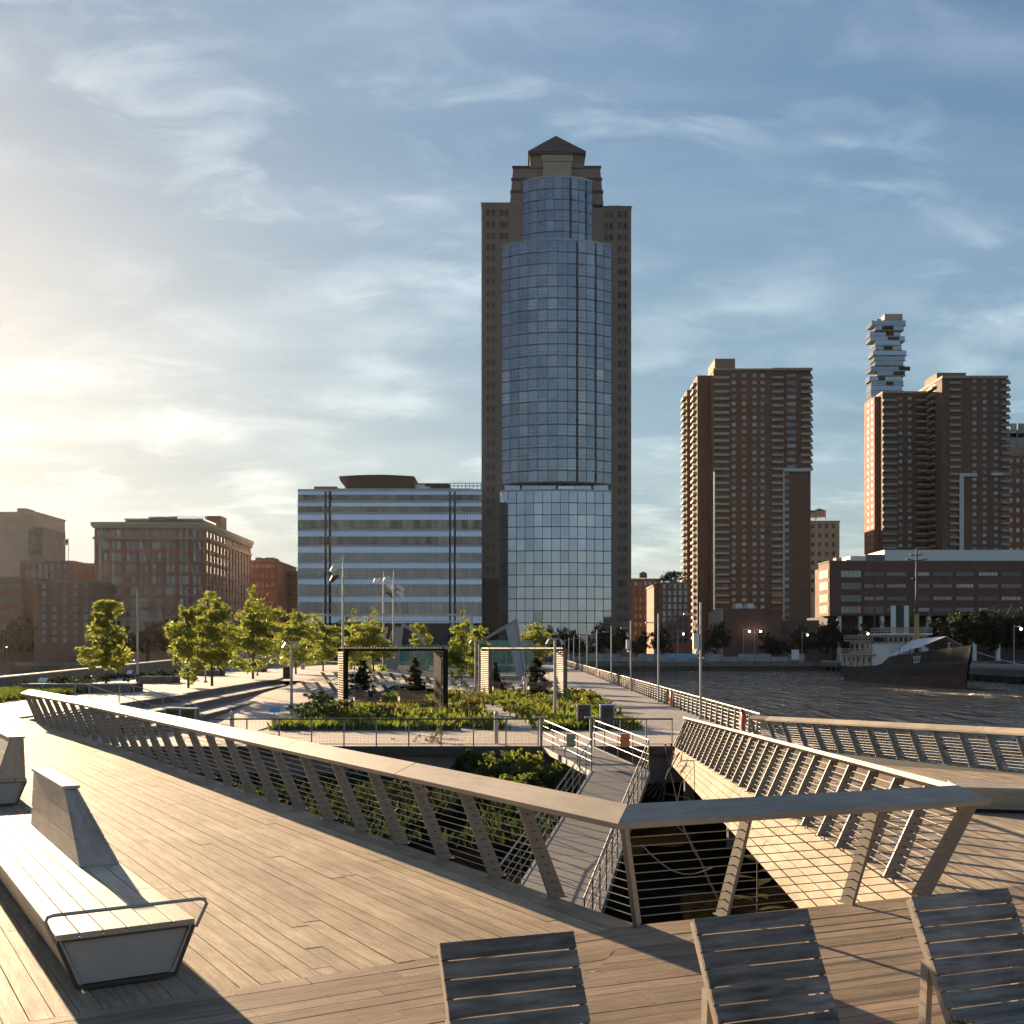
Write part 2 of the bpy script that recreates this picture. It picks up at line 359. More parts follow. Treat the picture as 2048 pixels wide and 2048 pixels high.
# left boardwalk
deck = thing('deck', None, None); tag(deck, kind='structure')
pl = [CORNER, LMID, LFAR, V(-19.4, 43.6), V(-28.2, 43.6), CORNER + SEAM * 8 + LDIR * .0]
pl = [tuple(p) for p in pl]
planks(deck, pl, LANG, CORNER, .166, .007, (2.6, 4.4), Z0, M['plank'], M['plank_isl'], 295, seed=3)
mb = MB(); mb.prism(pl, -.40, -.045); mb.build('substructure', M['under'], deck)
# near boardwalk: two fields of boards with a mitre between them
MIT = V(-.35, 6.0); near = thing('deck', None, None); tag(near, kind='structure')
pa = [tuple(p) for p in (CORNER, CORNER + SEAM * 8, CORNER + SEAM * 8 + V(2.5, -6), V(-2.1, 2.0), MIT - (CORNER - MIT) * .9)]
planks(near, pa, math.atan2(-SEAM.y, -SEAM.x) - R(1.5), (0, 6), .185, .008, (2.4, 4.2), Z0, M['plank_sun_tone'], M['plank_sun_tone'], 90, seed=5)
REND = RCOR + NDIR * 9
pb = [tuple(p) for p in (REND, CORNER, MIT - (CORNER - MIT) * .9, V(9, 2.5))]
planks(near, pb, NANG, (0, 6), .185, .008, (2.4, 4.2), Z0, M['plank_sun_tone'], M['plank_sun_tone'], 200, seed=6)
mb = MB(); mb.prism(pa, -.42, -.05); mb.prism(pb, -.42, -.05); mb.build('substructure', M['under'], near)
# right boardwalk, sloping down to the pier
rdk = thing('deck', None, None); tag(rdk, kind='structure')
RDIR = (RFAR - RCOR).normalized(); RANG = math.atan2(RDIR.y, RDIR.x)
OUT1, OUT2 = V(10.7, 45.4), V(14.6, 27.0)
pr = [tuple(p) for p in (RCOR, RCOR + NDIR * 16, V(18.6, 19.9), OUT2, OUT1, RFAR)]
M['plank_right'] = mat('weathered_plank_right', (.33, .265, .195), .7, spec=.1, stain=.3, var=.2, vscale=2.2, stretch=(.9, 9, 9), bump=.12, bscale=9, rnd=.14, detail=8)
planks(rdk, pr, RANG, RCOR, .166, .007, (2.8, 4.4), zwalk, M['plank_right'], M['plank_right'], 280, seed=8)
mb = MB(); top = [(p[0], p[1], zwalk(p[1]) - .05) for p in pr]; mb.solid([(a, b, c - .4) for a, b, c in top], top); mb.build('substructure', M['under'], rdk)
for y in (16, 24, 32, 40):
    for x in (6.3, 9.5):
        b_ = MB(); b_.lathe((x, y, ZW - 1), [(.2, 0), (.2, zwalk(y) - .46 - ZW + 1)], 10); b_.build('pile', M['concdark'], rdk)
for s_ in (0, 9, 18, 27):
    p = CORNER + LDIR * (3 + s_) + V(-1.0, -.6); b_ = MB(); b_.lathe((p.x, p.y, ZW - 1), [(.2, 0), (.2, -.41 - ZW + 1)], 10); b_.build('pile', M['concdark'], deck)
# boarded apron on the outer side of the right boardwalk: three board rows of slanted fascia
ap = thing('boarded_apron', 'pale sunlit slanted board apron below the right boardwalk railing', 'apron', (RCOR.x, RCOR.y, 0))
rn = V(-RDIR.y, RDIR.x)
def ap_pt(t, k):
    b = RCOR.lerp(RFAR, t) if t >= 0 else RCOR + (RFAR - RCOR) * t
    wd = .62 - .34 * t; dp = .80 - .22 * t; p = b + rn * (.03 + wd * k); return V(p.x, p.y, zwalk(b.y) - .01 - dp * k)
ts_ = [0.0] + [i / 5 for i in range(1, 6)]
for k in range(5):
    off = (k * 2 % 5) * .037
    cuts = [-.02] + [min(1, t + off) for t in ts_[1:-1]] + [1.0]
    for a, b in zip(cuts, cuts[1:]):
        k0, k1 = k / 5 + .006, (k + 1) / 5 - .006; a2, b2 = a + .0006, b - .0006
        q = [ap_pt(a2, k0), ap_pt(b2, k0), ap_pt(b2, k1), ap_pt(a2, k1)]
        nn = (q[1] - q[0]).cross(q[3] - q[0]).normalized(); c = sum(q, V(0, 0, 0)) / 4
        if nn.z < 0: nn = -nn
        ex = RDIR.to_3d(); ang = math.atan2(ex.y, ex.x); I = Matrix.Rotation(-ang, 4, 'Z')
        top = [I @ (p - c) for p in q]; bot = [I @ (p - c - nn * .03) for p in q]
        m_ = MB(); m_.solid(bot, top)
        o = put('apron_board', m_.mesh('apron_board', M['fascia']), ap, c - ap.location, ang)
for t in (0, .2, .4, .6, .8, 1.0):
    m_ = MB(); m_.bar(ap_pt(t, 0) - V(0, 0, .05), ap_pt(t, 1) - V(0, 0, .02) - rn.to_3d() * .05, .06, .03)
    m_.build('apron_rib', M['under'], ap)

# ------------------------------------------------------------------ railings: leaning blades, cables, a broad tilted wooden cap
LEAN = .46; CAPZ = 1.10
def offs(pts, closed_norms):
    return closed_norms
def polyline_normals(pts, side):
    ns = []
    for i in range(len(pts) - 1):
        d = (pts[i + 1].to_2d() - pts[i].to_2d()).normalized(); ns.append(V(-d.y, d.x) * side)
    return ns
def mitre(n1, n2): return (n1 + n2) / (1 + n1.dot(n2))
def railing(root, pts, side, m0, m1, posts, ncab=11, end_ext=0.0, cabr=.005):
    """pts: base points (3D), side: +1 when the walk is on the left of the line; m0/m1: mitre vectors at the ends"""
    ns = polyline_normals(pts, side); ms = [m0 if m0 is not None else ns[0]]
    for i in range(1, len(pts) - 1): ms.append(mitre(ns[i - 1], ns[i]))
    ms.append(m1 if m1 is not None else ns[-1])
    cl, sl = math.cos(math.atan2(LEAN, CAPZ)), math.sin(math.atan2(LEAN, CAPZ))
    ring = []                                                  # cap cross-section: (inward offset, z)
    for a, b in ((.15, -.03), (-.17, -.03), (-.17, .03), (.15, .03)):
        ring.append((LEAN + a * cl + b * sl, CAPZ - a * sl + b * cl))
    for i in range(len(pts) - 1):
        p, q = pts[i], pts[i + 1]; ln = (q - p).length; nb = max(1, round(ln / 4.2))
        for k in range(nb):
            sec = []
            for t in (k / nb + (.0008 if k else 0), (k + 1) / nb):
                b = p.lerp(q, t); m = ms[i].lerp(ms[i + 1], t) if nb == 1 else (ms[i] if t < .01 else ms[i + 1] if t > .99 else ns[i])
                sec.append([b + (m * o_).to_3d() + UP * z_ for o_, z_ in ring])
            d2 = (q - p).to_2d(); ang = math.atan2(d2.y, d2.x); c = sum(sec[0] + sec[1], V(0, 0, 0)) / 8; I = Matrix.Rotation(-ang, 4, 'Z')
            a_, b_ = [I @ (x - c) for x in sec[0]], [I @ (x - c) for x in sec[1]]
            mb = MB(); mb.solid(b_, a_) if side > 0 else mb.solid(a_, b_)
            put('cap_board', mb.mesh('cap_board', M['cap']), root, c - root.location, ang)
    # one blade mesh, shared by every post
    bl = MB(); w0, w1, t_ = .095, .07, .018
    lo = [(-t_, -w0 + .0, -.22), (t_, -w0, -.22), (t_, w0, -.22), (-t_, w0, -.22)]
    hz = CAPZ - .04; hl = LEAN * hz / CAPZ
    def at_(z, w): return [(x, y * w / w0 + hl * z / hz, z) for x, y, _ in lo]
    lo = [(x, y + hl * -.22 / hz, -.22) for x, y, _ in lo]; l0 = [(x, (-w0 if j < 2 else w0), 0) for j, x in enumerate((-t_, t_, t_, -t_))]
    bl.solid(l0, at_(hz, w1)[:0] or [(x, (-w1 if j < 2 else w1) + hl, hz) for j, x in enumerate((-t_, t_, t_, -t_))])
    bl.box(-.03, .03, -.12, .12, -.001, .012)
    for c in range(ncab):                                       # cable ferrules
        z = .09 + c * (hz - .16) / (ncab - 1); y = hl * z / hz
        for sx in (-1, 1): bl.box(sx * (t_ + .006) - .006, sx * (t_ + .006) + .006, y - .007, y + .007, z - .007, z + .007, 1)
    bme = bl.mesh('post', [M['post'], M['darksteel']])
    for b, n in posts:
        put('post', bme, root, b - root.location, math.atan2(-n.x, n.y))
    for c in range(ncab):
        z = .09 + c * (hz - .16) / (ncab - 1); o_ = hl * z / hz
        mb = MB(); mb.tube([b + (m * o_).to_3d() + UP * z for b, m in zip(pts, ms)], cabr, 5); mb.build('cable', M['steel'], root)
    return ns, ms
L3 = [V(p.x, p.y, 0) for p in (CORNER, LMID, LFAR)]
nL = polyline_normals(L3, 1); nN = V(NDIR.y, -NDIR.x); nR = V(RDIR.y, -RDIR.x)
mC = mitre(nL[0], nN); mR = mitre(nN, nR)
rl = thing('railing', 'long sunlit railing with broad pale cap along the left boardwalk', 'railing', L3[0])
posts = []; s = 1.37
ln = (LMID - CORNER).length
while s < ln: posts.append((V(*(CORNER + LDIR * 0 + (LMID - CORNER).normalized() * s), 0), nL[0])); s += 1.26
d2 = (LFAR - LMID).normalized(); s -= ln
while s < (LFAR - LMID).length - .2: posts.append((V(*(LMID + d2 * s), 0), nL[1])); s += 1.26
posts.append((V(*LFAR, 0), nL[1]))
railing(rl, L3, 1, mC, None, posts)
nr = thing('railing', 'short shaded railing with grey cap across the near end of the marsh opening', 'railing', V(*CORNER, 0))
cpost = (V(*CORNER, 0), (mC).normalized())
N3 = [V(*CORNER, 0), V(*RCOR, 0)]
railing(nr, N3, -1, mC, mR * 1.0, [(V(*(CORNER + NDIR * .93), 0), nN), (V(*(CORNER + NDIR * 2.42), 0), nN)])
# corner blades stand on the mitre: longer lean
def mitre_post(root, b, m):
    bl = MB(); w0, w1, t_ = .10, .08, .02; mm = V(m.x, m.y, 0); u = mm.normalized(); sd = V(-u.y, u.x, 0); hz = CAPZ - .04
    f = lambda w, o_, z: [b + u * a + sd * c + mm * o_ + UP * z for a, c in ((-w, -t_), (w, -t_), (w, t_), (-w, t_))]
    bl.solid(f(w0, 0, 0), f(w1, LEAN * hz / CAPZ, hz)); bl.build('post', M['post'], root)
mitre_post(nr, V(*CORNER, 0), mC); mitre_post(nr, V(*RCOR, 0), mR)
rr = thing('railing', 'long railing with thin bright blades on the inner edge of the right boardwalk', 'railing', V(*RCOR, 0))
R3 = [V(*RCOR, 0), V(*RFAR, zwalk(RFAR.y))]
posts = []; s = 1.15
while s < (RFAR - RCOR).length: p = RCOR + RDIR * s; posts.append((V(p.x, p.y, zwalk(p.y)), nR)); s += 1.26
posts.append((R3[1], nR)); railing(rr, R3, -1, mR, None, posts)
ro = thing('railing', 'outer railing of the right boardwalk standing before the open water', 'railing', V(*OUT1, zwalk(OUT1.y)))
O3 = [V(10.1, 46.2, ZP), V(*OUT1, zwalk(OUT1.y)), V(*OUT2, zwalk(OUT2.y)), V(17.2, 19.6, zwalk(19.6))]
nO = polyline_normals(O3, -1); posts = []
for i in (1, 2):
    a, b = O3[i], O3[i + 1]; n_ = int((b - a).length / 1.26)
    for k in range(n_ + 1): posts.append((a.lerp(b, k / (n_ + .5)), nO[i]))
posts.append((O3[0], nO[0])); railing(ro, O3, -1, None, None, posts)
# ================================================================== benches, chairs, gangway
def loc_build(mb, name, m, parent): return mb.build(name, m, parent, world=False)
def board(name, x0, x1, y0, y1, z0, z1, m, parent):
    """one board, its mesh along its own x axis"""
    mb = MB(); l, w, h = (x1 - x0) / 2, (y1 - y0) / 2, z1 - z0
    c = .004
    mb.solid([(-l, -w, 0), (l, -w, 0), (l, w, 0), (-l, w, 0)], [(-l, -w, h - c), (l, -w, h - c), (l, w, h - c), (-l, w, h - c)])
    mb.solid([(-l, -w, h - c), (l, -w, h - c), (l, w, h - c), (-l, w, h - c)], [(-l + c, -w + c, h), (l - c, -w + c, h), (l - c, w - c, h), (-l + c, w - c, h)])
    return put(name, mb.mesh(name, m), parent, ((x0 + x1) / 2, (y0 + y1) / 2, z0))
def bench(label, loc, rz, W_, L_, backs, seg=1.36, rows=6, loop=True, top=.45, rev=False, sl=1.05):
    """local x along the bench from its visible end, y across (0..W_)"""
    t = thing('bench', label, 'bench', loc, rz); ins = .16; SL = sl / .66
    n = max(1, round(L_ / seg)); w = W_ / rows
    for i in range(n):
        for r in range(rows):
            x0 = i * L_ / n; board('seat_board', x0 + .003, x0 + L_ / n - .003, r * w + .004, (r + 1) * w - .004, top - .045, top, M['bench'], t)
    # leaning sides and end panels of the box
    zt, zb = top - .047, .05
    for nm, y1, y0, s in (('side_panel', .012, ins, 1), ('side_panel', W_ - .012, W_ - ins, -1)):
        for i in range(n):
            x0, x1 = i * L_ / n + .003, (i + 1) * L_ / n - .003
            mb = MB(); a = [(x0, y1, zt), (x1, y1, zt), (x1, y0, zb), (x0, y0, zb)]; b = [(x, y + s * .03, z) for x, y, z in a]
            mb.solid(a, b) if s < 0 else mb.solid(b, a)
            c = V((x0 + x1) / 2, y1, zb); mb.v = [tuple(V(*p) - c) for p in mb.v]; put(nm, mb.mesh(nm, M['bench']), t, c)
    for x in (.03, L_ - .06):
        mb = MB(); a = [(x, .05, zt - .0), (x, W_ - .05, zt), (x, W_ - ins - .03, zb), (x, ins + .03, zb)]; mb.solid(a, [(p[0] + .03, p[1], p[2]) for p in a]); loc_build(mb, 'end_panel', M['endpanel'], t)
        mb = MB(); xx = x + (-.016 if x < 1 else .046); pts = [(xx, .012, zt), (xx, ins, zb - .02), (xx, W_ - ins, zb - .02), (xx, W_ - .012, zt)]
        for p, q in zip(pts, pts[1:]): mb.bar(p, q, .03, .03, up=(1, 0, 0))
        mb.bar((xx, 0.005, zt + .0), (xx, W_ - .005, zt), .03, .02, up=(1, 0, 0)); tag(loc_build(mb, 'end_frame', M['darksteel'], t), 'dark steel edge frame round the end')
    mb = MB(); mb.box(.08, L_ - .08, ins + .05, W_ - ins - .05, .0, .06); loc_build(mb, 'plinth', M['under'], t)
    if loop:
        mb = MB(); x = -.02; pts = [(x, .0, top - .06), (x - .03, -.075, top + .12), (x - .03, -.06, top + .155), (x - .03, -.02, top + .165), (x - .03, W_ + .02, top + .165), (x - .03, W_ + .06, top + .155), (x - .03, W_ + .075, top + .12), (x, W_, top - .06)]
        mb.tube(pts, .014, 8); loc_build(mb, 'grab_bar', M['steel'], t)
    for x0, x1 in backs:                                     # wedge-shaped backrest along the +y... edge
        zt2 = top + .66; zb2 = top + .003
        def yb(f, z): k = (z - zb2) / (zt2 - zb2); return f[0] + (f[1] - f[0]) * k
        yf, yr = (W_ - .40, W_ - .38), (W_ - .02, W_ - .23)
        if rev: yf, yr = (.40, .37), (.02, .235)
        if sl < .2: yf, yr = (.48, .26), (.02, .04)
        for k in range(3):                                   # face boards, with the near end cut slanting
            za, zb_ = zb2 + (zt2 - zb2) * k / 3 + .004, zb2 + (zt2 - zb2) * (k + 1) / 3 - .004
            for nm, f, s in (('back_board', yf, 1 if not rev else -1), ('rear_board', yr, -1 if not rev else 1)):
                mb = MB(); sa, sb = SL * (za - zb2), SL * (zb_ - zb2)
                a = [(x0 + sa, yb(f, za), za), (x1, yb(f, za), za), (x1, yb(f, zb_), zb_), (x0 + sb, yb(f, zb_), zb_)]; b = [(x, y + s * .03, z) for x, y, z in a]
                mb.solid(b, a) if s > 0 else mb.solid(a, b)
                c = V((x0 + x1) / 2, yb(f, za), za); mb.v = [tuple(V(*p) - c) for p in mb.v]; put(nm, mb.mesh(nm, M['bench']), t, c)
        s1 = SL * (zt2 - zb2)
        lo_, hi_ = sorted((yb(yf, zt2), yb(yr, zt2)))
        board('back_cap', x0 + s1 - .01, x1 + .01, lo_ - .02, hi_ + .02, zt2, zt2 + .035, M['bench'], t)
        for xa, xb, nm in ((x0 + .012, x0 + s1 + .012, 'back_end'), (x1 - .03, x1 - .03, 'back_end')):
            ym0, ym1 = (yf[0] + yr[0]) / 2, (yf[1] + yr[1]) / 2
            for fa, fb in ((yf, (ym0, ym1)), ((ym0, ym1), yr)):
                e = .03 if not rev else -.03
                A = [(xa, fa[0] + (e if fa is yf else .002), zb2), (xa, fb[0] - (e if fb is yr else .002), zb2), (xb, fb[1] - (e if fb is yr else .002), zt2), (xb, fa[1] + (e if fa is yf else .002), zt2)]
                mb = MB(); mb.solid([(p[0] + .02, p[1], p[2]) for p in A], A); loc_build(mb, nm, M['bench'], t)
    return t
M['endpanel'] = mat('bench_end_panel', (.30, .285, .265), .6, var=.08, vscale=3)
BA = V(-3.43, 8.457); BW = 1.05
# local x along the bench (LDIR), local y to its left: the y = 0 edge is the right-hand side seen from the viewer
b0 = BA + V(.866, .5) * 0
bench('broad slatted bench with grab bar over its near end, wedge backrest farther along', (BA.x + .905, BA.y + .517, 0), LANG, BW, 6.8, [(2.66, 5.85)], rev=True)
b1 = P(45, 1609, 0)
bench('bench cut by the edge of the left boardwalk, behind the broad bench', (b1.x + .12, b1.y - .1, 0), LANG, BW, 4.2, [(.02, 3.6)], rev=True, loop=False, sl=.06)
mb = MB(); p0, p1 = V(-6.95, 12.3, .45), V(-5.45, 13.2, .45)
b2 = V(8.35, 19.5)
bench('bench beside the inner railing of the right boardwalk, dark end facing', (b2.x - .45, b2.y + .45, zwalk(b2.y)), R(-12), 1.05, 4.0, [], loop=False)

def chair(label, loc, rz):
    t = thing('lounge_chair', label, 'chair', loc, rz, 'slatted wooden chairs at the lower edge'); w = .83
    # back: slats from the top (0, 0, .9) down and toward +x
    d = V(.377, 0, -.686).normalized(); n = V(.686, 0, .377).normalized(); ang = math.atan2(.686, .377)
    def slat(nm, c, dd, nn, h, wd, m):
        mb = MB(); mb.bar(V(0, -w / 2, 0), V(0, w / 2, 0), .024, h, up=dd)
        M3 = Matrix(((0, 1, 0), (-1, 0, 0), (0, 0, 1)))
        # the mesh lies along its own x axis
        mb.v = [tuple(M3 @ Vector(p)) for p in mb.v]; o = put(nm, mb.mesh(nm, m), t, c, R(90)); return o
    for k in range(8):
        hh = .097; c = V(0, 0, .90) + d * (.05 + k * .108) + n * .022
        slat('back_slat', c, d, n, hh, w, M['chairwood'])
    for k in range(7):
        dd = V(1, 0, .13).normalized(); c = V(0, 0, .90) + d * .84 + dd * (.07 + k * .1) + V(0, 0, .05)
        slat('seat_slat', c, dd, None, .088, w, M['chairwood'])
    for sy in (-1, 1):
        y = sy * (w / 2 - .022)
        mb = MB(); a = V(0, y, .90) + d * .01; mb.bar(a - n * .014, V(0, y, .90) + d * .86 - n * .014, .04, .05, up=n); loc_build(mb, 'side_rail', M['chairside'], t)
        e = V(0, y, .90) + d * .86; mb = MB(); mb.bar(e + V(-.02, 0, .0), e + V(.75, 0, .10), .04, .06); loc_build(mb, 'seat_rail', M['chairside'], t)
        p = V(0, y, .90) + d * .42 - n * .05; mb = MB(); mb.bar(V(p.x - .03, y - sy * .005, .0), V(p.x, y - sy * .005, p.z), .045, .07, up=(1, 0, 0)); loc_build(mb, 'leg', M['chairside'], t)
        f = e + V(.66, 0, .09); mb = MB(); mb.bar(V(f.x + .04, y - sy * .005, 0), V(f.x, y - sy * .005, f.z - .02), .045, .07, up=(1, 0, 0)); loc_build(mb, 'leg', M['chairside'], t)
    return t
M['chairside'] = mat('chair_side_wood', (.30, .25, .20), .6, var=.2, vscale=2, stretch=(3, 3, 3))
CF = R(19.5) - R(90)                                 # the direction the chairs face
for (x0, y0, x1, y1), lab in (((-.423, 6.48, .357, 6.746), 'slatted wooden lounge chair nearest the broad bench, by the lower edge'),
                              ((1.123, 7.06, 1.915, 7.34), 'slatted wooden lounge chair between two others like it'),
                              ((2.70, 7.68, 3.496, 7.97), 'slatted wooden lounge chair standing before the railing corner post, rear leg showing')):
    chair(lab, ((x0 + x1) / 2, (y0 + y1) / 2, 0), CF)

# gangway down to the marsh: two straight runs with a bend
M['gang'] = mat('gangway_deck', (.17, .165, .155), .7, var=.12, vscale=5)
gw = thing('gangway', 'bent metal gangway with pipe rails running down into the marsh', 'gangway', (2.2, 45, 0))
GL = [V(1.2, 45.0, -1.28), V(2.72, 38.5, -1.58), V(.72, 28.6, -2.6), V(-.6, 21.5, -3.1)]
GR = [V(3.2, 45.0, -1.28), V(4.68, 38.5, -1.58), V(2.62, 28.0, -2.62), V(1.35, 21.0, -3.12)]
for i in range(3):
    for k in range(6 if i else 4):
        n_ = 6 if i else 4
        q = [GL[i].lerp(GL[i + 1], (k + .01) / n_), GR[i].lerp(GR[i + 1], (k + .01) / n_), GR[i].lerp(GR[i + 1], (k + .99) / n_), GL[i].lerp(GL[i + 1], (k + .99) / n_)]
        mb = MB(); mb.solid([p - UP * .05 for p in q][::-1], [p for p in q][::-1]); mb.build('deck_plate', M['gang'], gw)
for side in (GL, GR):
    cen = [(a + b) / 2 for a, b in zip(GL, GR)]
    for i in range(3):
        a, b = side[i], side[i + 1]; mb = MB(); mb.bar(a - UP * .10, b - UP * .10, .08, .22); mb.build('stringer', M['steel'], gw)
        d = (b - a).normalized(); ln = (b - a).length; n_ = max(2, round(ln / 1.5))
        for k in range(n_ + (1 if i == 2 else 0)):
            p = a.lerp(b, k / n_); mb = MB(); mb.tube([p - UP * .1, p + UP * 1.07], .02, 6); mb.build('rail_post', M['gangsteel'], gw)
    for h, r in ((1.07, .022), (.82, .011), (.58, .011), (.34, .011)):
        mb = MB(); mb.tube([p + UP * h for p in side], r, 6); mb.build('rail_pipe', M['gangsteel'], gw)
for side, t, m_, lab in ((GR, .62, M['orange'], 'orange sign plate on a gangway rail'), (GL, .62, mat('pale_green_plate', (.35, .36, .22)), 'pale green sign plate on a gangway rail')):
    p = side[0].lerp(side[1], t); s_ = thing('sign_plate', lab, 'sign', p); mb = MB(); mb.box(p.x - .17, p.x + .17, p.y - .06, p.y - .045, p.z + .5, p.z + .98); mb.build('plate', m_, s_)

# cross railing with mesh along the pier's end
cr = thing('mesh_railing', 'dark topped mesh railing crossing in front of the garden beds', 'railing', (-12, 45, ZP))
def mesh_rail(a, b, step=1.24):
    n_ = round((b - a).length / step)
    for k in range(n_ + 1):
        p = a.lerp(b, k / n_); mb = MB(); mb.bar(p, p + UP * 1.07, .05, .03, up=(0, 1, 0)); mb.build('rail_post', M['lampgrey'], cr)
    mb = MB(); mb.bar(a + UP * 1.1 - V(.03, 0, 0), b + UP * 1.1 + V(.03, 0, 0), .09, .06); mb.build('top_rail', M['darksteel'], cr)
    mb = MB(); mb.bar(a + UP * .1, b + UP * .1, .03, .03); mb.build('bottom_rail', M['lampgrey'], cr)
    mb = MB(); x = 0.0; d = (b - a).normalized(); ln = (b - a).length
    while x < ln: p = a + d * x; mb.bar(p + UP * .11, p + UP * 1.06, .004, .004, up=(0, 1, 0)); x += .15
    for k in range(1, 8): mb.bar(a + UP * (.1 + k * .12), b + UP * (.1 + k * .12), .004, .004)
    tag(mb.build('wire_mesh', M['steel'], cr), kind='stuff')
mesh_rail(V(-11.9, 45.0, ZP), V(1.05, 45.0, ZP)); mesh_rail(V(3.3, 45.0, ZP), V(6.4, 45.0, ZP))
for x in (1.15, 3.15):
    mb = MB(); mb.tube([(x, 45.02, ZP), (x, 45.02, ZP + 1.15)], .05, 8); mb.box(x - .25, x + .25, 44.95, 45.1, ZP + 1.14, ZP + 1.19); mb.build('gate_post', M['steel'], cr)
for u, v_ in ((458, 1490), (992, 1490)):
    p = P(u, v_, ZP); b_ = thing('bollard', ['slim grey bollard at the blue sign end of the cross path', 'slim grey bollard in the middle of the cross path'][u > 700] , 'bollard', V(p.x, 46.2, ZP)); mb = MB(); mb.lathe((p.x, 46.2, ZP), [(.09, 0), (.09, 1.25), (.07, 1.33), (.02, 1.36)], 10); mb.build('shaft', M['lampgrey'], b_)

# loose things in the marsh opening: rope, dead branch, big-leaved plant
mb = MB(); a, b = P(1283, 1690, -.9), P(1425, 1735, -1.6); pts = [a.lerp(b, i / 12) + UP * -.3 * math.sin(math.pi * i / 12) for i in range(13)]
tag(mb.tube(pts, .012, 5).build('rope', mat('rope', (.4, .36, .3), .9)), 'pale rope sagging in the dark marsh opening', 'rope')
rb = random.Random(4); mb = MB(); p = P(1450, 1800, -3.0); q = [p + V(0, 0, -.3)]
for i in range(9): q.append(q[-1] + V(-.09 + rb.uniform(-.1, .06), .1, .34))
mb.tube(q, [.035 - .003 * i for i in range(10)], 5)
for i in (3, 5, 6, 7): mb.tube([q[i], q[i] + V(rb.uniform(-.4, .4), .1, rb.uniform(.2, .5)), q[i] + V(rb.uniform(-.6, .6), .1, rb.uniform(.4, .9))], [.015, .01, .005], 4)
tag(mb.build('dead_branch', mat('driftwood', (.30, .22, .13), .85)), 'dry leaning branch in the dark marsh opening', 'branch')
# twigs leaning on the apron's far end
mb = MB(); a = V(5.1, 38.0, -2.6)
for i in range(5): mb.tube([a + V(-.1 * i, .6 * i, 0), a + V(.15 + .1 * i, .5 * i + .2, .9), a + V(.5, .7 * i + rb.uniform(-.5, .6), 1.5 + rb.uniform(0, .4)), a + V(.2 + .2 * i, .7 * i + .5, 1.2)], [.03, .025, .018, .008], 5)
tag(mb.build('bare_twigs', mat('twig_bark', (.10, .075, .05), .9)), 'bare twigs leaning against the far end of the sunlit apron', 'branch')
bp_ = thing('broadleaf_plant', 'plant with big bright green leaves in the dark opening below the apron', 'plant', P(1515, 1850, -3.0))
for k in range(7):
    t_ = k * 2.4; d = V(math.cos(t_), math.sin(t_), 0); sd_ = V(-d.y, d.x, 0); o = bp_.location + UP * (.3 + .16 * k)
    mb = MB(); pr_ = [(0, .02), (.12, .07), (.3, .11), (.48, .08), (.62, .01)]
    top = [o + d * x + sd_ * w + UP * (.35 * x - .45 * x * x) for x, w in pr_]; bot = [o + d * x - sd_ * w + UP * (.35 * x - .45 * x * x) for x, w in pr_]
    for i in range(4): mb.face([top[i], bot[i], bot[i + 1], top[i + 1]])
    mb.build('leaf', M['leaf'], bp_)
mb = MB(); mb.tube([bp_.location + UP * -.4, bp_.location + UP * 1.5], .02, 5); mb.build('stem', M['bark'], bp_)
# ================================================================== pier surfaces
def slabs(name, x0, x1, y0, y1, sx, sy, zf, m, keep=None, gap=.012, th=.04, stagger=False):
    mb = MB(); r = 0; y = y0
    while y < y1 - .01:
        x = x0 - (sx / 2 if stagger and r % 2 else 0)
        while x < x1 - .01:
            a, b, c, d = max(x, x0), min(x + sx, x1), y, min(y + sy, y1); cx, cy = (a + b) / 2, (c + d) / 2
            if b > a + .02 and (keep is None or keep(cx, cy)):
                a += gap / 2; b -= gap / 2; c += gap / 2; d -= gap / 2
                q = [(a, c), (b, c), (b, d), (a, d)]
                mb.solid([(p[0], p[1], zf(*p) - th) for p in q], [(p[0], p[1], zf(*p)) for p in q])
            x += sx
        y += sy; r += 1
    return tag(mb.build(name, m), kind='structure')
M['paver_i'] = mat('paver_stone', (.42, .35, .285), .7, var=.08, vscale=4, isl=.10)
M['slab_i'] = mat('pale_concrete_slab', (.46, .385, .31), .75, var=.07, vscale=.8, isl=.05)
M['prom_i'] = mat('promenade_board', (.27, .245, .225), .7, var=.12, vscale=1.2, isl=.10)
M['granite'] = mat('grey_granite', (.27, .245, .22), .75, var=.2, vscale=1.5, rnd=.1)
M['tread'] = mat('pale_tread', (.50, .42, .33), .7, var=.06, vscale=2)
zflat = lambda x, y: ZP
def bed_left(y): return -12.2 + .02 * (y - 55)
def bed_right(y): return 6.1 + .02 * (y - 54) if y < 110 else 7.2
PATH = [(-.3, 53.5), (1.5, 53.5), (-1.0, 78), (-2.4, 78)]
def inpath(x, y): t = (y - 53.5) / 24.5; return -.3 - 2.1 * t < x < 1.5 - 2.5 * t and y < 79
slabs('cross_path', -21.9, 12.2, 45.06, 53.8, .62, .45, zflat, M['paver_i'], keep=lambda x, y: x > -20 + 0, stagger=True)
slabs('promenade', 5.6, 12.2, 53.8, 110, 1.1, .55, zflat, M['prom_i'], keep=lambda x, y: x > bed_right(y))
slabs('promenade', 7.0, 12.2, 110, 338, 1.3, 2.5, zflat, M['prom_i'])
def zpl(x, y): return zplaza(x, y)
slabs('plaza', -21.8, -9, 53.8, 106, 1.6, 1.6, zpl, M['slab_i'], keep=lambda x, y: x < bed_left(y) + .6 and x > -19.2 + (0 if y < 107 else 0))
slabs('plaza', -36, 7.0, 101, 190, 3, 3, zpl, M['slab_i'], keep=lambda x, y: y > 107 or x > -20.6)
slabs('garden_path', -3, 2, 53.9, 79, .8, .5, lambda x, y: ZP + .02, M['prom_i'], keep=inpath)
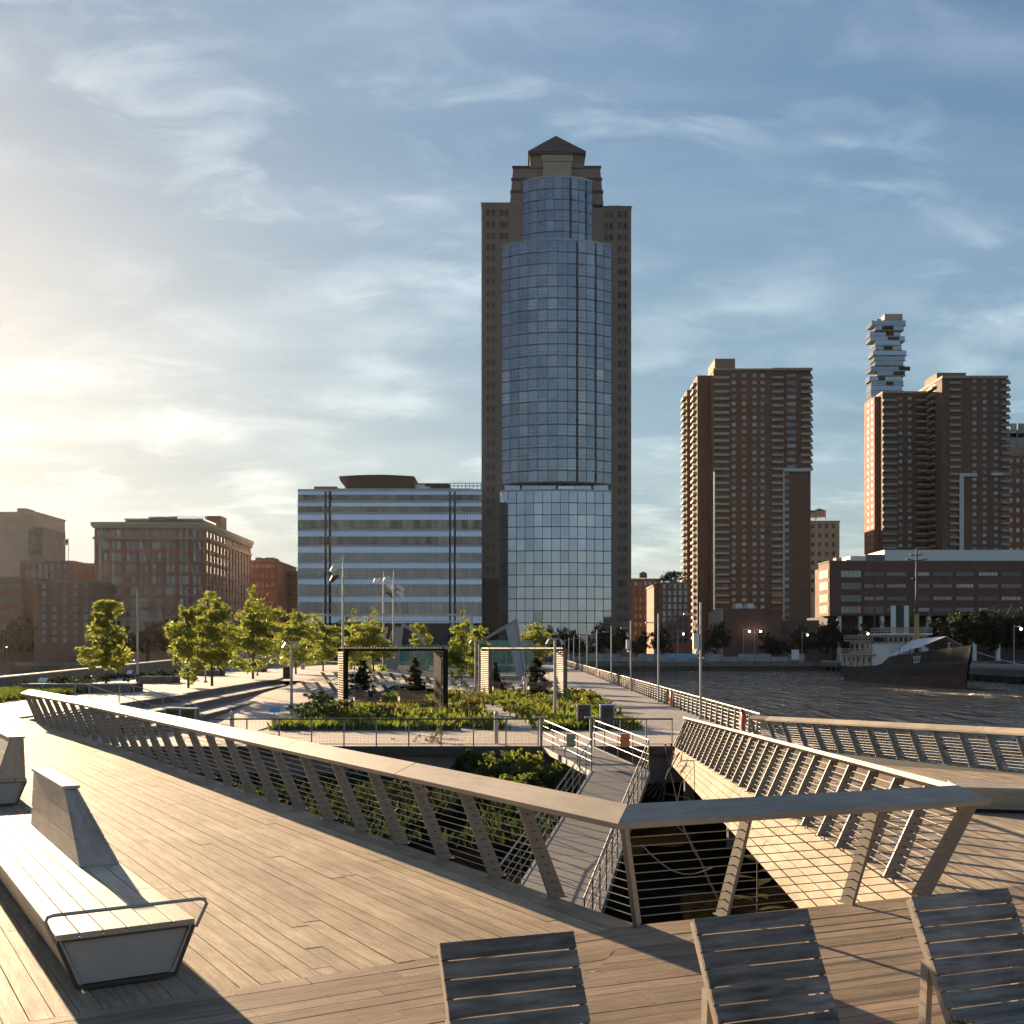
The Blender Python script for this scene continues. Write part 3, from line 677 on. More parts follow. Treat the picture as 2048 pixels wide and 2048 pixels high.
bed = MB(); q = []
for i in range(12):
    y0, y1 = 54 + i * 4, 58 + i * 4
    for x0, x1 in ((bed_left(y0) + .5, -5), (-5, 1), (1, bed_right(y0))):
        q = [(x0, y0), (x1, y0), (x1, y1), (x0, y1)]; bed.face([(a, b, ZP - .03 + .12 * noise.noise(V(a * .3, b * .3, 0))) for a, b in q])
bb = MB(); bb.box(-12, 6.8, 53.9, 101, ZP - .3, ZP - .06); tag(bb.build('soil_bed', M['soil']), kind='structure')
# terrace, three long seat steps, lawn
ter = MB(); ter.prism([(-36, 43.7), (-18.9, 43.7), (-21.7, 107.5), (-36, 107.5)], -2.0, -.16); tag(ter.build('terrace_base', M['concdark']), kind='structure')
def ter_edge(y): return -18.9 - 2.8 * (y - 43.7) / 63.8
slabs('terrace', -36, -18.6, 43.7, 107.5, 1.5, 1.5, lambda x, y: -.1, M['slab_i'], keep=lambda x, y: x < ter_edge(y) - .3)
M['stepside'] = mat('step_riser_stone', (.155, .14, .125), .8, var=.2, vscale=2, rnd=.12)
st = thing('seat_steps', 'three long shaded stone steps between terrace and plaza', 'steps', (-20, 75, 0))
for k, (ztop, dx, yend) in enumerate(((-.1, 0, 107), (-.5, 1.65, 98), (-.9, 3.2, 83))):
    y = 51.0
    while y < yend:
        y2 = min(yend, y + 3.0); xa, xb = ter_edge(y) + dx, ter_edge(y2) + dx; xi, xj = ter_edge(y) + dx - 1.9, ter_edge(y2) + dx - 1.9
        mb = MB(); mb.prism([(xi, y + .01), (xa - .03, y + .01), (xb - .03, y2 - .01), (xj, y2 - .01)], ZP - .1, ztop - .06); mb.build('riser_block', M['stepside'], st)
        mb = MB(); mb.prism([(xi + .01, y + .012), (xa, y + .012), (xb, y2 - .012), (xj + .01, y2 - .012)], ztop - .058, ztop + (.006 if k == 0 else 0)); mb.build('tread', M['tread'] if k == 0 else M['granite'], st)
        y = y2
def handrail(label, y0, x0):
    h = thing('handrail', label, 'handrail', (x0, y0, -.1)); pts = [V(x0, y0, -.1), V(x0, y0, .85), V(x0 + .35, y0, .87), V(x0 + 3.9, y0 + .4, -.30), V(x0 + 4.2, y0 + .4, -.30)]
    mb = MB(); mb.tube(pts, .025, 6); mb.build('rail_pipe', M['steel'], h)
    for t in (.1, .5, .95):
        p = pts[2].lerp(pts[3], t); zb = -.1 if t < .2 else -.5 if t < .7 else ZP
        mb = MB(); mb.tube([V(p.x, p.y, zb), p], .02, 6); mb.build('rail_post', M['steel'], h)
p = P(150, 1404, -.1); handrail('thin steel handrail down the seat steps, nearer the sunlit railing end', p.y, p.x); 
p = P(218, 1408, -.1); handrail('thin steel handrail down the seat steps, beside the street tree', p.y + 1.5, p.x)
# parapet wall at the river side of the terrace, and the concrete wall beyond
pw_ = thing('parapet_wall', 'long rising stone parapet wall with sunlit coping behind the terrace', 'wall', (-36, 79, 0))
for k in range(9):
    y0, y1 = 60 + k * 7.2, 67.2 + k * 7.2; z0, z1 = .25 + (y0 - 60) * .0204, .25 + (y1 - 60) * .0204
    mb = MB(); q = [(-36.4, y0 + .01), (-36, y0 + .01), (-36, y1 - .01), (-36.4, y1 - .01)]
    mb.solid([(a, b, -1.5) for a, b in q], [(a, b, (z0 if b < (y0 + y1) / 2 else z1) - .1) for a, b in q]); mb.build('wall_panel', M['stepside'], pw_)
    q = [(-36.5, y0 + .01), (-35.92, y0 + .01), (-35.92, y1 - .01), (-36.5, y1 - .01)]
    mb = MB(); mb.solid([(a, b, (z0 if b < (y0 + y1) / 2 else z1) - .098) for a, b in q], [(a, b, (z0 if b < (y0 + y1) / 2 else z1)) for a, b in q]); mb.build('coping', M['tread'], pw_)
cw = thing('concrete_wall', 'grey panelled concrete wall behind the terrace trees', 'wall', (-36, 150, 0))
for k in range(12):
    y0 = 127 + k * 8; mb = MB(); mb.box(-36.6, -36, y0 + .03, y0 + 7.9, -1.5, 1.3 + .25 * (k % 3)); mb.build('wall_panel', M['conc'], cw)
for k in range(7):
    y0 = 131 + k * 9; mb = MB(); mb.box(-35.99, -35.2, y0, y0 + .9, -.6, 1.9); mb.build('buttress', M['conc'], cw)

# ================================================================== leaves, trees, shrubs
def leaf_cloud(name, blobs, n, size, m, seed, up=.25):
    """n leaf quads through the blobs [(centre, radii, weight)], gathered in clumps"""
    rs = np.random.RandomState(seed); out_ = []
    wts = np.array([b[2] for b in blobs], float); wts /= wts.sum()
    for (c, r, w), cnt in zip(blobs, rs.multinomial(n, wts)):
        ncl = max(3, cnt // 26); d = rs.normal(size=(ncl, 3)); d /= np.linalg.norm(d, axis=1)[:, None]
        rad = .35 + .68 * rs.rand(ncl) ** .55; cl = d * rad[:, None]; idx = rs.randint(0, ncl, cnt)
        p = cl[idx] + rs.normal(scale=.18, size=(cnt, 3)); out_.append(np.array(c) + p * np.array(r))
    p = np.concatenate(out_); n = len(p)
    a = rs.normal(size=(n, 3)); a[:, 2] *= .6; a /= np.linalg.norm(a, axis=1)[:, None]
    b = rs.normal(size=(n, 3)); b[:, 2] += up; b -= a * (a * b).sum(1)[:, None]; b /= np.linalg.norm(b, axis=1)[:, None]
    s = size * (.6 + .8 * rs.rand(n))[:, None]; a *= s; b *= s * .55
    q = np.stack([p - a, p + b * .9 - a * .1, p + a, p - b * .9 - a * .1], 1).reshape(-1, 3)
    return fast_mesh(name, q, 4, m)
def trunk_mesh(h, r, seed, limbs=6, top=.9, spread=1.0):
    rt = random.Random(seed); mb = MB(); pts = [V(0, 0, -.1)]
    for i in range(1, 7): pts.append(V(rt.uniform(-.04, .04) * h * .3, rt.uniform(-.04, .04) * h * .3, h * top * i / 6))
    mb.tube(pts, [r * (1.15 - .85 * i / 6) for i in range(7)], 7)
    for k in range(limbs):
        z = h * (.36 + .5 * k / limbs); a = k * 2.4 + rt.random(); l = spread * h * (.26 - .12 * k / limbs)
        b = V(0, 0, z); l *= .62; e = b + V(math.cos(a) * l, math.sin(a) * l, l * 1.1); mb.tube([b, b.lerp(e, .5) + V(0, 0, -.05 * l), e], [r * .42, r * .3, r * .1], 5)
    return mb
def tree_proto(h, w, seed, leafm, nleaf, lsize, shape='oval', trunk_r=.09, clear=.32, label='', cat='tree', name='tree'):
    t = thing(name, label, cat, (0, 0, 0)); put('trunk', trunk_mesh(h, trunk_r, seed, spread=w / h * 2).mesh('trunk', M['bark']), t)
    rt = random.Random(seed); bl = []
    z0 = h * clear
    if shape == 'oval':
        for k in range(8):
            f = (k + .5) / 8; z = z0 + (h - z0) * f; rr = w / 2 * (math.sin(math.pi * min(1, .18 + .80 * f)) ** .8)
            for j in range(3):
                a = rt.random() * 6.28; o = rr * .55; bl.append(((math.cos(a) * o, math.sin(a) * o, z + rt.uniform(-.2, .2)), (rr * .6, rr * .6, (h - z0) * .12), rr * rr + .05))
    elif shape == 'loose':
        for k in range(9):
            f = (k + .5) / 9; z = z0 + (h - z0) * f; rr = w / 2 * (1 - .55 * f) * (1 if k % 3 else .55); a = rt.random() * 6.28; o = w * .22 * (1 - .6 * f)
            for j in range(2):
                a += 2.5; bl.append(((math.cos(a) * o, math.sin(a) * o, z), (rr * .62, rr * .62, (h - z0) * .08), rr * rr + .08))
    elif shape == 'cone':
        for k in range(8):
            f = (k + .5) / 8; rr = w / 2 * (1 - f * .92) ** .8; bl.append(((0, 0, z0 + (h - z0) * f), (rr, rr, (h - z0) * .1), rr * rr + .02))
    elif shape == 'broad':
        for k in range(14):
            a = rt.random() * 6.28; o = w * .3 * math.sqrt(rt.random()); rr = w * rt.uniform(.17, .27)
            bl.append(((math.cos(a) * o, math.sin(a) * o, z0 + (h - z0) * rt.uniform(.2, .8)), (rr, rr, rr * .75), rr * rr))
    put('crown', leaf_cloud('crown', bl, nleaf, lsize, leafm, seed), t)
    return t
PARK = bpy.data.objects
def place(t, loc, label, group=None, rz=0.0, sc=1.0, first=[]):
    c = dup(t, label, loc, rz, sc)
    if group: c['group'] = group
    return c
def drop(t):
    for ch in list(t.children): bpy.data.objects.remove(ch)
    bpy.data.objects.remove(t)
pr_oval = [tree_proto(1, .74, 11 + i, M['leaf'], 9500, .0185, 'oval', .016, .27) for i in range(3)]
pr_loose = [tree_proto(1, .66, 21 + i, M['leaf'], 6800, .0195, 'loose', .016, .22) for i in range(2)]
pr_slim = [tree_proto(1, .50, 31 + i, M['leaf'], 6200, .0185, 'oval', .014, .25) for i in range(2)]
pr_con = [tree_proto(1, .62, 41 + i, M['conifer'], 2600, .035, 'cone', .03, .03) for i in range(2)]
GRP = 'young trees on the pier'
def ptree(u, vb, vt, z, proto, label, rz=0.0):
    b = P(u, vb, z); h = (vb - vt) * b.y / F; return place(proto, b, label, GRP, rz, h)
ptree(213, 1378, 1203, -.1, pr_loose[0], 'loose bright tree standing alone beside the tall lamp on the terrace', .6)
ptree(377, 1376, 1216, -.1, pr_slim[0], 'slim leafy tree close beside a fuller one on the terrace edge', 1)
ptree(424, 1372, 1207, -.1, pr_oval[0], 'full round bright tree in the middle of the terrace row', 2.2)
ptree(506, 1358, 1205, -.1, pr_oval[1], 'upright dense tree before the end of the brick warehouse', .4)
ptree(592, 1350, 1232, -.2, pr_oval[2], 'leafy tree behind the small curved lamp, near the corner of the banded building', 1.4)
ptree(646, 1349, 1243, -.5, pr_oval[0], 'low bright tree over the rows of deck chairs', 4.0)
ptree(708, 1352, 1243, -.9, pr_slim[1], 'narrow tree rising behind the dark frame, left of its neighbour', 2.0)
ptree(747, 1358, 1241, -.9, pr_oval[1], 'pointed bright tree rising over the beam of the dark frame', 3.3)
ptree(842, 1350, 1250, -1.1, pr_slim[0], 'thin tree seen over the far end of the dark frame', 5)
ptree(922, 1372, 1250, -1.2, pr_slim[1], 'slender tree between the dark frame and the slatted frame', 3)
ptree(955, 1362, 1256, -1.2, pr_slim[0], 'slender tree half hidden by the lamp next to the slatted frame', 2)
ptree(1070, 1340, 1255, -1.3, pr_oval[2], 'soft green tree behind the slatted frame beside the tilted mast', .2)
ptree(692, 1325, 1245, -.4, pr_oval[1], 'dim tree far behind the dark frame post', 2.7)
for (u, vb, vt, z, k, lab) in ((721, 1395, 1322, -1.2, 0, 'dark conifer bush by the near post of the dark frame'), (830, 1388, 1318, -1.2, 1, 'dark pointed conifer in the middle of the dark frame'),
                               (989, 1382, 1326, -1.2, 0, 'narrow dark conifer inside the slatted frame'), (1072, 1388, 1318, -1.2, 1, 'broad dark conifer at the open side of the slatted frame')):
    b = P(u, vb, z); h = (vb - vt) * b.y / F; c = place(pr_con[k], b, lab, 'conifers in the garden frames', k, h); c.scale = (h * (1.75 if u in (721, 1072) else 1.2),) * 2 + (h,)
# shrubs: many leafy stems
def shrub_proto(seed, leafm, n, size, stems=7, flat=.75):
    t = thing('shrub', 'x', 'shrub', (0, 0, 0)); rt = random.Random(seed); mb = MB(); bl = []
    for k in range(stems):
        a = k * 2.4; l = rt.uniform(.2, .55); h = rt.uniform(.55, 1.0); e = V(math.cos(a) * l, math.sin(a) * l, h); mb.tube([V(0, 0, -.05), e * .55 + V(0, 0, .1), e], [.018, .012, .005], 4)
        bl.append((tuple(e * .75), (.22, .22, .28), 1)); bl.append((tuple(e), (.16, .16, .14), .6))
    put('stems', mb.mesh('stems', M['bark']), t); put('foliage', leaf_cloud('foliage', bl, n, size, leafm, seed), t); return t
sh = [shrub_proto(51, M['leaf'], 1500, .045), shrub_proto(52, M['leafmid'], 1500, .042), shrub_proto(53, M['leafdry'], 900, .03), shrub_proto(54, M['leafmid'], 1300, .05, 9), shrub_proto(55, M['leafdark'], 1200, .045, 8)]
def shrub(u, vb, vt, z, k, label, group, wide=1.0, rz=0):
    b = P(u, vb, z); h = (vb - vt) * b.y / F; c = place(sh[k], b, label, group, rz + u, h); c.scale = (h * wide, h * wide, h); return c
G2 = 'shrubs in the garden beds'; G3 = 'shrubs growing in the marsh'
for a in ((640, 1436, 1382, ZP, 0, 'bright leafy shrub at the left corner of the garden bed', G2, 1.1), (668, 1446, 1392, ZP, 1, 'mid green shrub in front of the dark frame post', G2, 1.2),
          (612, 1440, 1398, ZP, 1, 'low shrub beside the small curved lamp pole', G2, 1.3), (712, 1404, 1378, ZP, 0, 'small bright shrub inside the foot of the dark frame', G2, 1.1),
          (908, 1420, 1378, ZP, 0, 'light green shrub against the far post of the dark frame', G2, .9), (936, 1448, 1378, ZP, 2, 'thin brownish shrub in the middle of the garden beds', G2, 1.1),
          (1150, 1408, 1375, ZP, 0, 'bright shrub at the promenade side behind the lamp', G2, 1.2), (1180, 1420, 1382, ZP, 0, 'bright shrub bulging over the promenade edge', G2, 1.2),
          (1204, 1432, 1396, ZP, 1, 'mid green shrub next to the litter bins', G2, 1.2), (1090, 1418, 1392, ZP, 1, 'low mound shrub left of the lamp by the promenade', G2, 1.6),
          (1010, 1424, 1398, ZP, 0, 'low bright mound shrub along the garden path', G2, 1.8), (1045, 1432, 1402, ZP, 1, 'low mound shrub close to the wide path', G2, 1.6),
          (985, 1412, 1386, ZP, 1, 'shrub at the foot of the slatted frame', G2, 1.5), (1250, 1462, 1436, ZP, 3, 'low grassy shrub at the corner of the bed nearest the promenade', G2, 1.6),
          (860, 1425, 1402, ZP, 2, 'dry low shrub before the dark frame opening', G2, 1.8), (760, 1446, 1420, ZP, 3, 'low shrub below the seated person', G2, 1.8)):
    shrub(*a)
for a in ((770, 1550, 1470, -2.8, 1, 'tall thin marsh shrub rising before the pavers', G3, .7), (855, 1556, 1466, -2.8, 2, 'reddish bare marsh shrub rising before the pavers', G3, .7),
          (795, 1560, 1500, -2.8, 0, 'yellow green marsh shrub beside the tall thin one', G3, 1.1), (838, 1560, 1495, -2.8, 0, 'bright marsh shrub below the reddish one', G3, .9),
          (945, 1570, 1505, -2.8, 3, 'mid green marsh shrub in the middle of the opening', G3, 1.1), (990, 1580, 1494, -2.8, 1, 'tall airy marsh shrub before the pier edge', G3, .7),
          (1050, 1582, 1497, -2.8, 0, 'bright leafy marsh shrub beside the gangway landing', G3, .8), (1105, 1590, 1530, -2.8, 3, 'grassy marsh shrub close under the gangway', G3, 1.2),
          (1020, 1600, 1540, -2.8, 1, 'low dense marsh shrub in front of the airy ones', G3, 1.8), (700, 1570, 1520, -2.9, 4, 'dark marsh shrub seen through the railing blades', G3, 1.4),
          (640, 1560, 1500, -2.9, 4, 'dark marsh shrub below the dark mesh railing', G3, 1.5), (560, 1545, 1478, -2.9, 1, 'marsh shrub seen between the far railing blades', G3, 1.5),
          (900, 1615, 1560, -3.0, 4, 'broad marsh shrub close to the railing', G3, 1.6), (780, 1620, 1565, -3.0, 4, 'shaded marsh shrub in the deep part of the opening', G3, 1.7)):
    shrub(*a)
for t in pr_oval + pr_loose + pr_slim + pr_con + sh: t['proto'] = 1
# ground cover: tufts nobody could count
def tufts(name, pts, size, m, seed, blades=7):
    rs = np.random.RandomState(seed); pts = np.repeat(np.asarray(pts, float), blades, 0); n = len(pts)
    h = size * (.5 + rs.rand(n)); a = rs.rand(n) * 6.28; w = h * .13; lean = rs.normal(scale=.35, size=(n, 2)) * h[:, None]; pts = pts + np.concatenate([rs.normal(scale=size * .5, size=(n, 2)), np.zeros((n, 1))], 1)
    dx = np.stack([np.cos(a) * w, np.sin(a) * w, 0 * a], 1); top = pts + np.concatenate([lean, h[:, None]], 1); mid = pts + np.concatenate([lean * .35, .6 * h[:, None]], 1)
    return tag(put(name, fast_mesh(name, np.stack([pts - dx * .6, pts + dx * .6, mid + dx, top, mid - dx], 1).reshape(-1, 3), 5, m)), kind='stuff')
rs = np.random.RandomState(5); pts = []
while len(pts) < 3800:
    x, y = rs.uniform(-12, 6.8), 54 + 46 * rs.rand() ** 1.6
    if bed_left(y) + .7 < x < bed_right(y) - .1 and not inpath(x, y) and noise.noise(V(x * .35, y * .35, 2)) > -.12: pts.append((x, y, ZP - .05))
tufts('garden_ground_cover', pts[:1100], .22, M['grass'], 3); tufts('garden_ground_cover', pts[1500:2900], .34, M['leafmid'], 13); tufts('garden_ground_cover', pts[2900:3500], .42, M['leafmid'], 15); tufts('garden_ground_cover', pts[3500:], .42, M['leafdry'], 14)
pts = []
while len(pts) < 1700:
    x, y = rs.uniform(-20, 1.2), rs.uniform(31, 44.6)
    if x > -.6 * (y - 12.5) + .7 and noise.noise(V(x * .3, y * .3, 9)) > -.25: pts.append((x, y, -3.1 + .45 * max(0, min(1, (y - 26) / 12))))
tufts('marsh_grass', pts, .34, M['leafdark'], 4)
pts = [(rs.uniform(-36, -26), 47 + 24 * rs.rand(), -.1) for _ in range(2600)]
lw = MB(); lw.box(-35.9, -26.5, 50, 74, -.3, -.07); tag(lw.build('lawn', M['soil']), kind='structure')
tufts('lawn_grass', pts, .28, M['grass'], 6)
# planters on the terrace: stone blocks with grasses
for k, (u, v_, w_, lab) in enumerate(((150, 1386, 6.5, 'long low stone planter behind the handrails'), (306, 1367, 2.6, 'stone planter block beside the tall terrace lamp'), (412, 1352, 2.4, 'stone planter block behind the full round tree'),
                                      (505, 1344, 2.2, 'stone planter block behind the dense upright tree'))):
    p = P(u, v_, -.1); t = thing('planter', lab, 'planter', p); x, y = p.x, p.y
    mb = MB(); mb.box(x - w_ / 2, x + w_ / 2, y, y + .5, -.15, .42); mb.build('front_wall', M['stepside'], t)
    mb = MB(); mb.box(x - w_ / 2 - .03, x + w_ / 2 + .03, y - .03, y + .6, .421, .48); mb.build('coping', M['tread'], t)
    mb = MB(); mb.box(x - w_ / 2 + .05, x + w_ / 2 - .05, y + .62, y + 3, -.15, .40); mb.build('soil', M['soil'], t)
    o = leaf_cloud('grasses', [((x + dx, y + .9 + .8 * (j % 2), .6), (w_ * .22, .6, .38), 1) for j, dx in enumerate((-w_ * .36, -w_ * .12, w_ * .14, w_ * .36))], 700, .12, M['leafdark'], 60 + k)
    me_ = put('grasses', o, t); me_.location = -p
# ================================================================== lamps, railings, frames, chairs, people on the pier
def promx(y): return 10.6 + .0113 * (y - 48)
def tall_lamp(side=-1, boxed=False, h=6.5):
    t = thing('street_lamp', 'x', 'street lamp', (0, 0, 0), 0)
    mb = MB(); mb.lathe((0, 0, 0), [(.16, 0), (.16, .12), (.075, .16), (.062, h)], 8); mb.build('pole', M['lampgrey'], t)
    mb = MB(); mb.bar((0, 0, h - .62), (side * .5, 0, h - .62), .05, .04); mb.build('arm', M['lampgrey'], t)
    mb = MB(); x0, x1 = sorted((side * .3, side * .95)); mb.solid([(x0, -.14, h - .70), (x1, -.12, h - .72), (x1, .12, h - .72), (x0, .14, h - .70)], [(x0, -.12, h - .60), (x1, -.08, h - .68), (x1, .08, h - .68), (x0, .12, h - .60)]); mb.build('lamp_head', M['lampgrey'], t)
    if boxed:
        mb = MB(); mb.box(-.42, -.1, -.12, .12, h - 2.6, h - 1.75); mb.build('control_box', M['white'], t)
        mb = MB(); mb.tube([(-.06, 0, h - 1.4), (-.3, 0, h - 1.4), (-.3, 0, h - 1.15)], .05, 6); mb.lathe((-.22, 0, h - 2.95), [(.05, 0), (.12, .1), (.1, .25)], 8); mb.build('camera_dome', M['white'], t)
    return t
lampA, lampB, lampR = tall_lamp(), tall_lamp(-1, True), tall_lamp(1)
GL_ = 'lamps along the promenade railing'
for k, y in enumerate((62.7, 82.5, 104, 127.4, 153, 177, 201, 225, 250, 275, 300)):
    lab = ['tall promenade lamp with a white box on its pole, nearest to the red life ring', 'tall plain promenade lamp, next one beyond the lamp with the box', 'promenade lamp with a small white box, third along the water',
           'plain promenade lamp, fourth along the water railing', 'plain promenade lamp beside the red holder on the railing', 'promenade lamp, sixth along the water railing', 'promenade lamp, seventh along the water railing',
           'distant promenade lamp, eighth along the water railing', 'distant promenade lamp, ninth along the water railing', 'distant promenade lamp, tenth along the water railing', 'last promenade lamp before the shore'][k]
    c = dup(lampB if k in (0, 2) else lampA, lab, (promx(y) - .25, y, ZP)); c['group'] = GL_
for u, vb, lab in ((275, 1383, 'tall lamp on the terrace between loose tree and full tree'), (411, 1365, 'tall lamp hidden in the crown of the full tree on the terrace'), (514.6, 1351, 'tall terrace lamp behind the dense upright tree')):
    p = P(u, vb, -.1); c = dup(lampR, lab, p); c['group'] = 'tall lamps on the terrace'
for t in (lampA, lampB, lampR): t['proto'] = 1
def curved_lamp(p, h, label):
    t = thing('curved_lamp', label, 'street lamp', p, 0, 'lamps with two drooping arms'); mb = MB(); mb.lathe((0, 0, 0), [(.12, 0), (.12, .1), (.085, .12), (.075, h)], 8); mb.build('pole', M['lampgrey'], t, False)
    for s in (-1, 1):
        mb = MB(); mb.tube([(0, 0, h - .12), (s * .16, 0, h), (s * .34, 0, h - .1)], [.05, .045, .04], 6); mb.build('arm', M['lampgrey'], t, False)
        mb = MB(); mb.tube([(s * .32, 0, h - .06), (s * .45, 0, h - .34)], [.05, .10], 8); mb.build('lamp_head', M['lampgrey'], t, False)
curved_lamp(P(583, 1434, ZP), 4.3, 'lamp with two drooping arms beside the plaza and the seat steps')
curved_lamp(P(951, 1392, ZP), 4.7, 'lamp with two drooping arms at the left wall of the slatted frame'); 
curved_lamp(P(1110, 1437, ZP), 4.5, 'lamp with two drooping arms in front of the slatted frame, by the promenade')
p = P(958, 1391, ZP); t = thing('pole', 'plain thin pole close beside the drooping lamp at the slatted frame', 'pole', p); mb = MB(); mb.lathe((0, 0, 0), [(.07, 0), (.06, 4.3)], 8); mb.build('shaft', M['lampgrey'], t, False)
def flood(p, h, heads, label):
    t = thing('floodlight_mast', label, 'floodlight', p, 0, 'slim floodlight masts of the sports court'); mb = MB(); mb.lathe((0, 0, 0), [(.16, 0), (.10, h * .8), (.03, h)], 8); mb.build('mast', M['lampgrey'], t, False)
    for z, s, k in heads:
        mb = MB(); mb.tube([(0, 0, z), (s * .5, 0, z + .25)], .04, 5); mb.build('bracket', M['lampgrey'], t, False)
        mb = MB(); mb.tube([(s * .4, 0, z + .35), (s * 1.0, -.1, z + .1), (s * 1.25, -.15, z - .3)], [.12, .3, .22], 8); mb.build('floodlight_head', M['white'] if k else M['darksteel'], t, False)
flood(Q(686, 1349, 120) + V(0, 0, 0), 12.6, [(11.2, -1, 1), (10.2, -1, 0)], 'tallest floodlight mast, rising over the near post of the dark frame')
flood(Q(767, 1345, 150), 13.5, [(12.2, -1, 1), (11.4, 1, 1), (10.3, 1, 0)], 'floodlight mast left of a near twin before the banded building')
flood(Q(787, 1345, 148), 13.5, [(12.2, -1, 1), (11.1, 1, 1), (10.3, 1, 1)], 'floodlight mast with four pale heads, right of its twin')
# promenade railing
rp = thing('promenade_railing', 'long steel railing with post blades along the water side of the promenade', 'railing', (11, 60, ZP))
pm = MB(); pm.solid([(-.02, -.13, 0), (.02, -.13, 0), (.02, .13, 0), (-.02, .13, 0)], [(-.02, -.05, 1.1), (.02, -.05, 1.1), (.02, .05, 1.1), (-.02, .05, 1.1)]); pm.box(-.09, .09, -.1, .1, -.0, .02)
pme = pm.mesh('rail_post', M['post'])
y = 48.5
while y < 336: put('rail_post', pme, rp, V(promx(y), y, ZP) - rp.location, R(90)); y += 1.7 if y < 110 else 2.6
for z, r in ((1.12, .045), (.92, .018), (.74, .018), (.56, .018), (.38, .018), (.2, .018)):
    mb = MB(); mb.tube([(promx(48), 48, ZP + z), (promx(337), 337, ZP + z)], r, 6); mb.build('rail_pipe', M['post'], rp)
def life_ring(y, k, lab):
    t = thing('life_ring', lab, 'life ring', (promx(y) - .12, y, ZP)); ring = [V(0, math.cos(a) * .27, .72 + math.sin(a) * .27) for a in [i * math.pi / 8 for i in range(17)]]
    mb = MB(); mb.tube(ring, .075, 8); mb.build('ring', M['red'] if k else M['orange'], t, False)
    mb = MB(); mb.box(-.06, .06, -.16, .16, .1, 1.0); mb.build('cover', M['red'] if k else M['orange'], t, False)
    mb = MB(); mb.lathe((0, 0, 1.0), [(.1, 0), (.12, .06), (.05, .16)], 8); mb.build('hood', M['red'] if k else M['orange'], t, False)
life_ring(51.5, 1, 'red life ring in its cover on the nearest end of the promenade railing'); life_ring(76.5, 0, 'orange life ring on the promenade railing between two lamps'); life_ring(151, 1, 'small red life ring far along the promenade railing')
# bins
def bin_(p, w, h, lid, label):
    t = thing('litter_bin', label, 'litter bin', p, 0); mb = MB(); mb.box(-w / 2, w / 2, -w / 2, w / 2, 0, h - .06)
    mb.build('body', M['darksteel'], t, False); mb = MB(); mb.box(-w / 2 - .02, w / 2 + .02, -w / 2 - .02, w / 2 + .02, h - .058, h); mb.build('lid', lid, t, False)
    mb = MB(); mb.box(-w * .3, w * .3, -w / 2 - .012, -w / 2 - .002, h * .72, h * .82); mb.build('opening', M['black'], t, False)
    for s in (-1, 1): mb = MB(); mb.box(s * w / 2 - .03, s * w / 2 + .03, -w / 2 - .02, -w / 2 + .02, -.02, h - .06); mb.build('corner_post', M['lampgrey'], t, False)
M['bluelid'] = mat('blue_lid', (.08, .22, .5), .5)
bin_(V(3.55, 55.6, ZP), .66, 1.15, M['darksteel'], 'dark litter bin with grey lid beside the garden bed'); bin_(V(4.7, 55.8, ZP), .66, 1.15, M['bluelid'], 'litter bin with blue lid beside the garden bed')
bin_(V(-16.5, 55, ZP), .68, 1.05, M['white'], 'steel litter bin with bright lid at the foot of the seat steps'); bin_(V(-15.75, 55, ZP), .72, 1.02, M['steel'], 'second steel litter bin, right of its twin at the seat steps')
p = P(576, 1358, -.1); bin_(p, .72, 1.15, M['steel'], 'lone dark bin at the top of the seat steps by the curved lamp')
def plaque(p, w, m, label, tilt=.25, h=.8):
    t = thing('info_sign', label, 'sign', p); mb = MB(); mb.tube([(0, 0, 0), (0, 0, h)], .03, 6); mb.build('stand', M['lampgrey'], t, False)
    mb = MB(); mb.solid([(-w / 2, -.02, h), (w / 2, -.02, h), (w / 2, tilt, h + .22), (-w / 2, tilt, h + .22)], [(-w / 2, -.03, h + .02), (w / 2, -.03, h + .02), (w / 2, tilt - .01, h + .24), (-w / 2, tilt - .01, h + .24)]); mb.build('panel', m, t, False)
plaque(V(-11.6, 54.9, ZP), .5, mat('blue_sign', (.10, .34, .62), .5), 'small blue tilted sign beside the curved lamp and the mesh railing')
plaque(P(84, 1392, -.1), .5, M['white'], 'small white tilted sign on the lawn behind the far railing end'); plaque(P(258, 1372, -.1), .35, M['white'], 'small white tilted sign beside the tall terrace lamp', .3, .9)
plaque(P(935, 1402, ZP), .3, M['white'], 'small white plant sign left of the drooping lamp, in the bed', .2, .6); plaque(P(949, 1404, ZP), .3, M['white'], 'small white plant sign at the foot of the drooping lamp, in the bed', .2, .6)
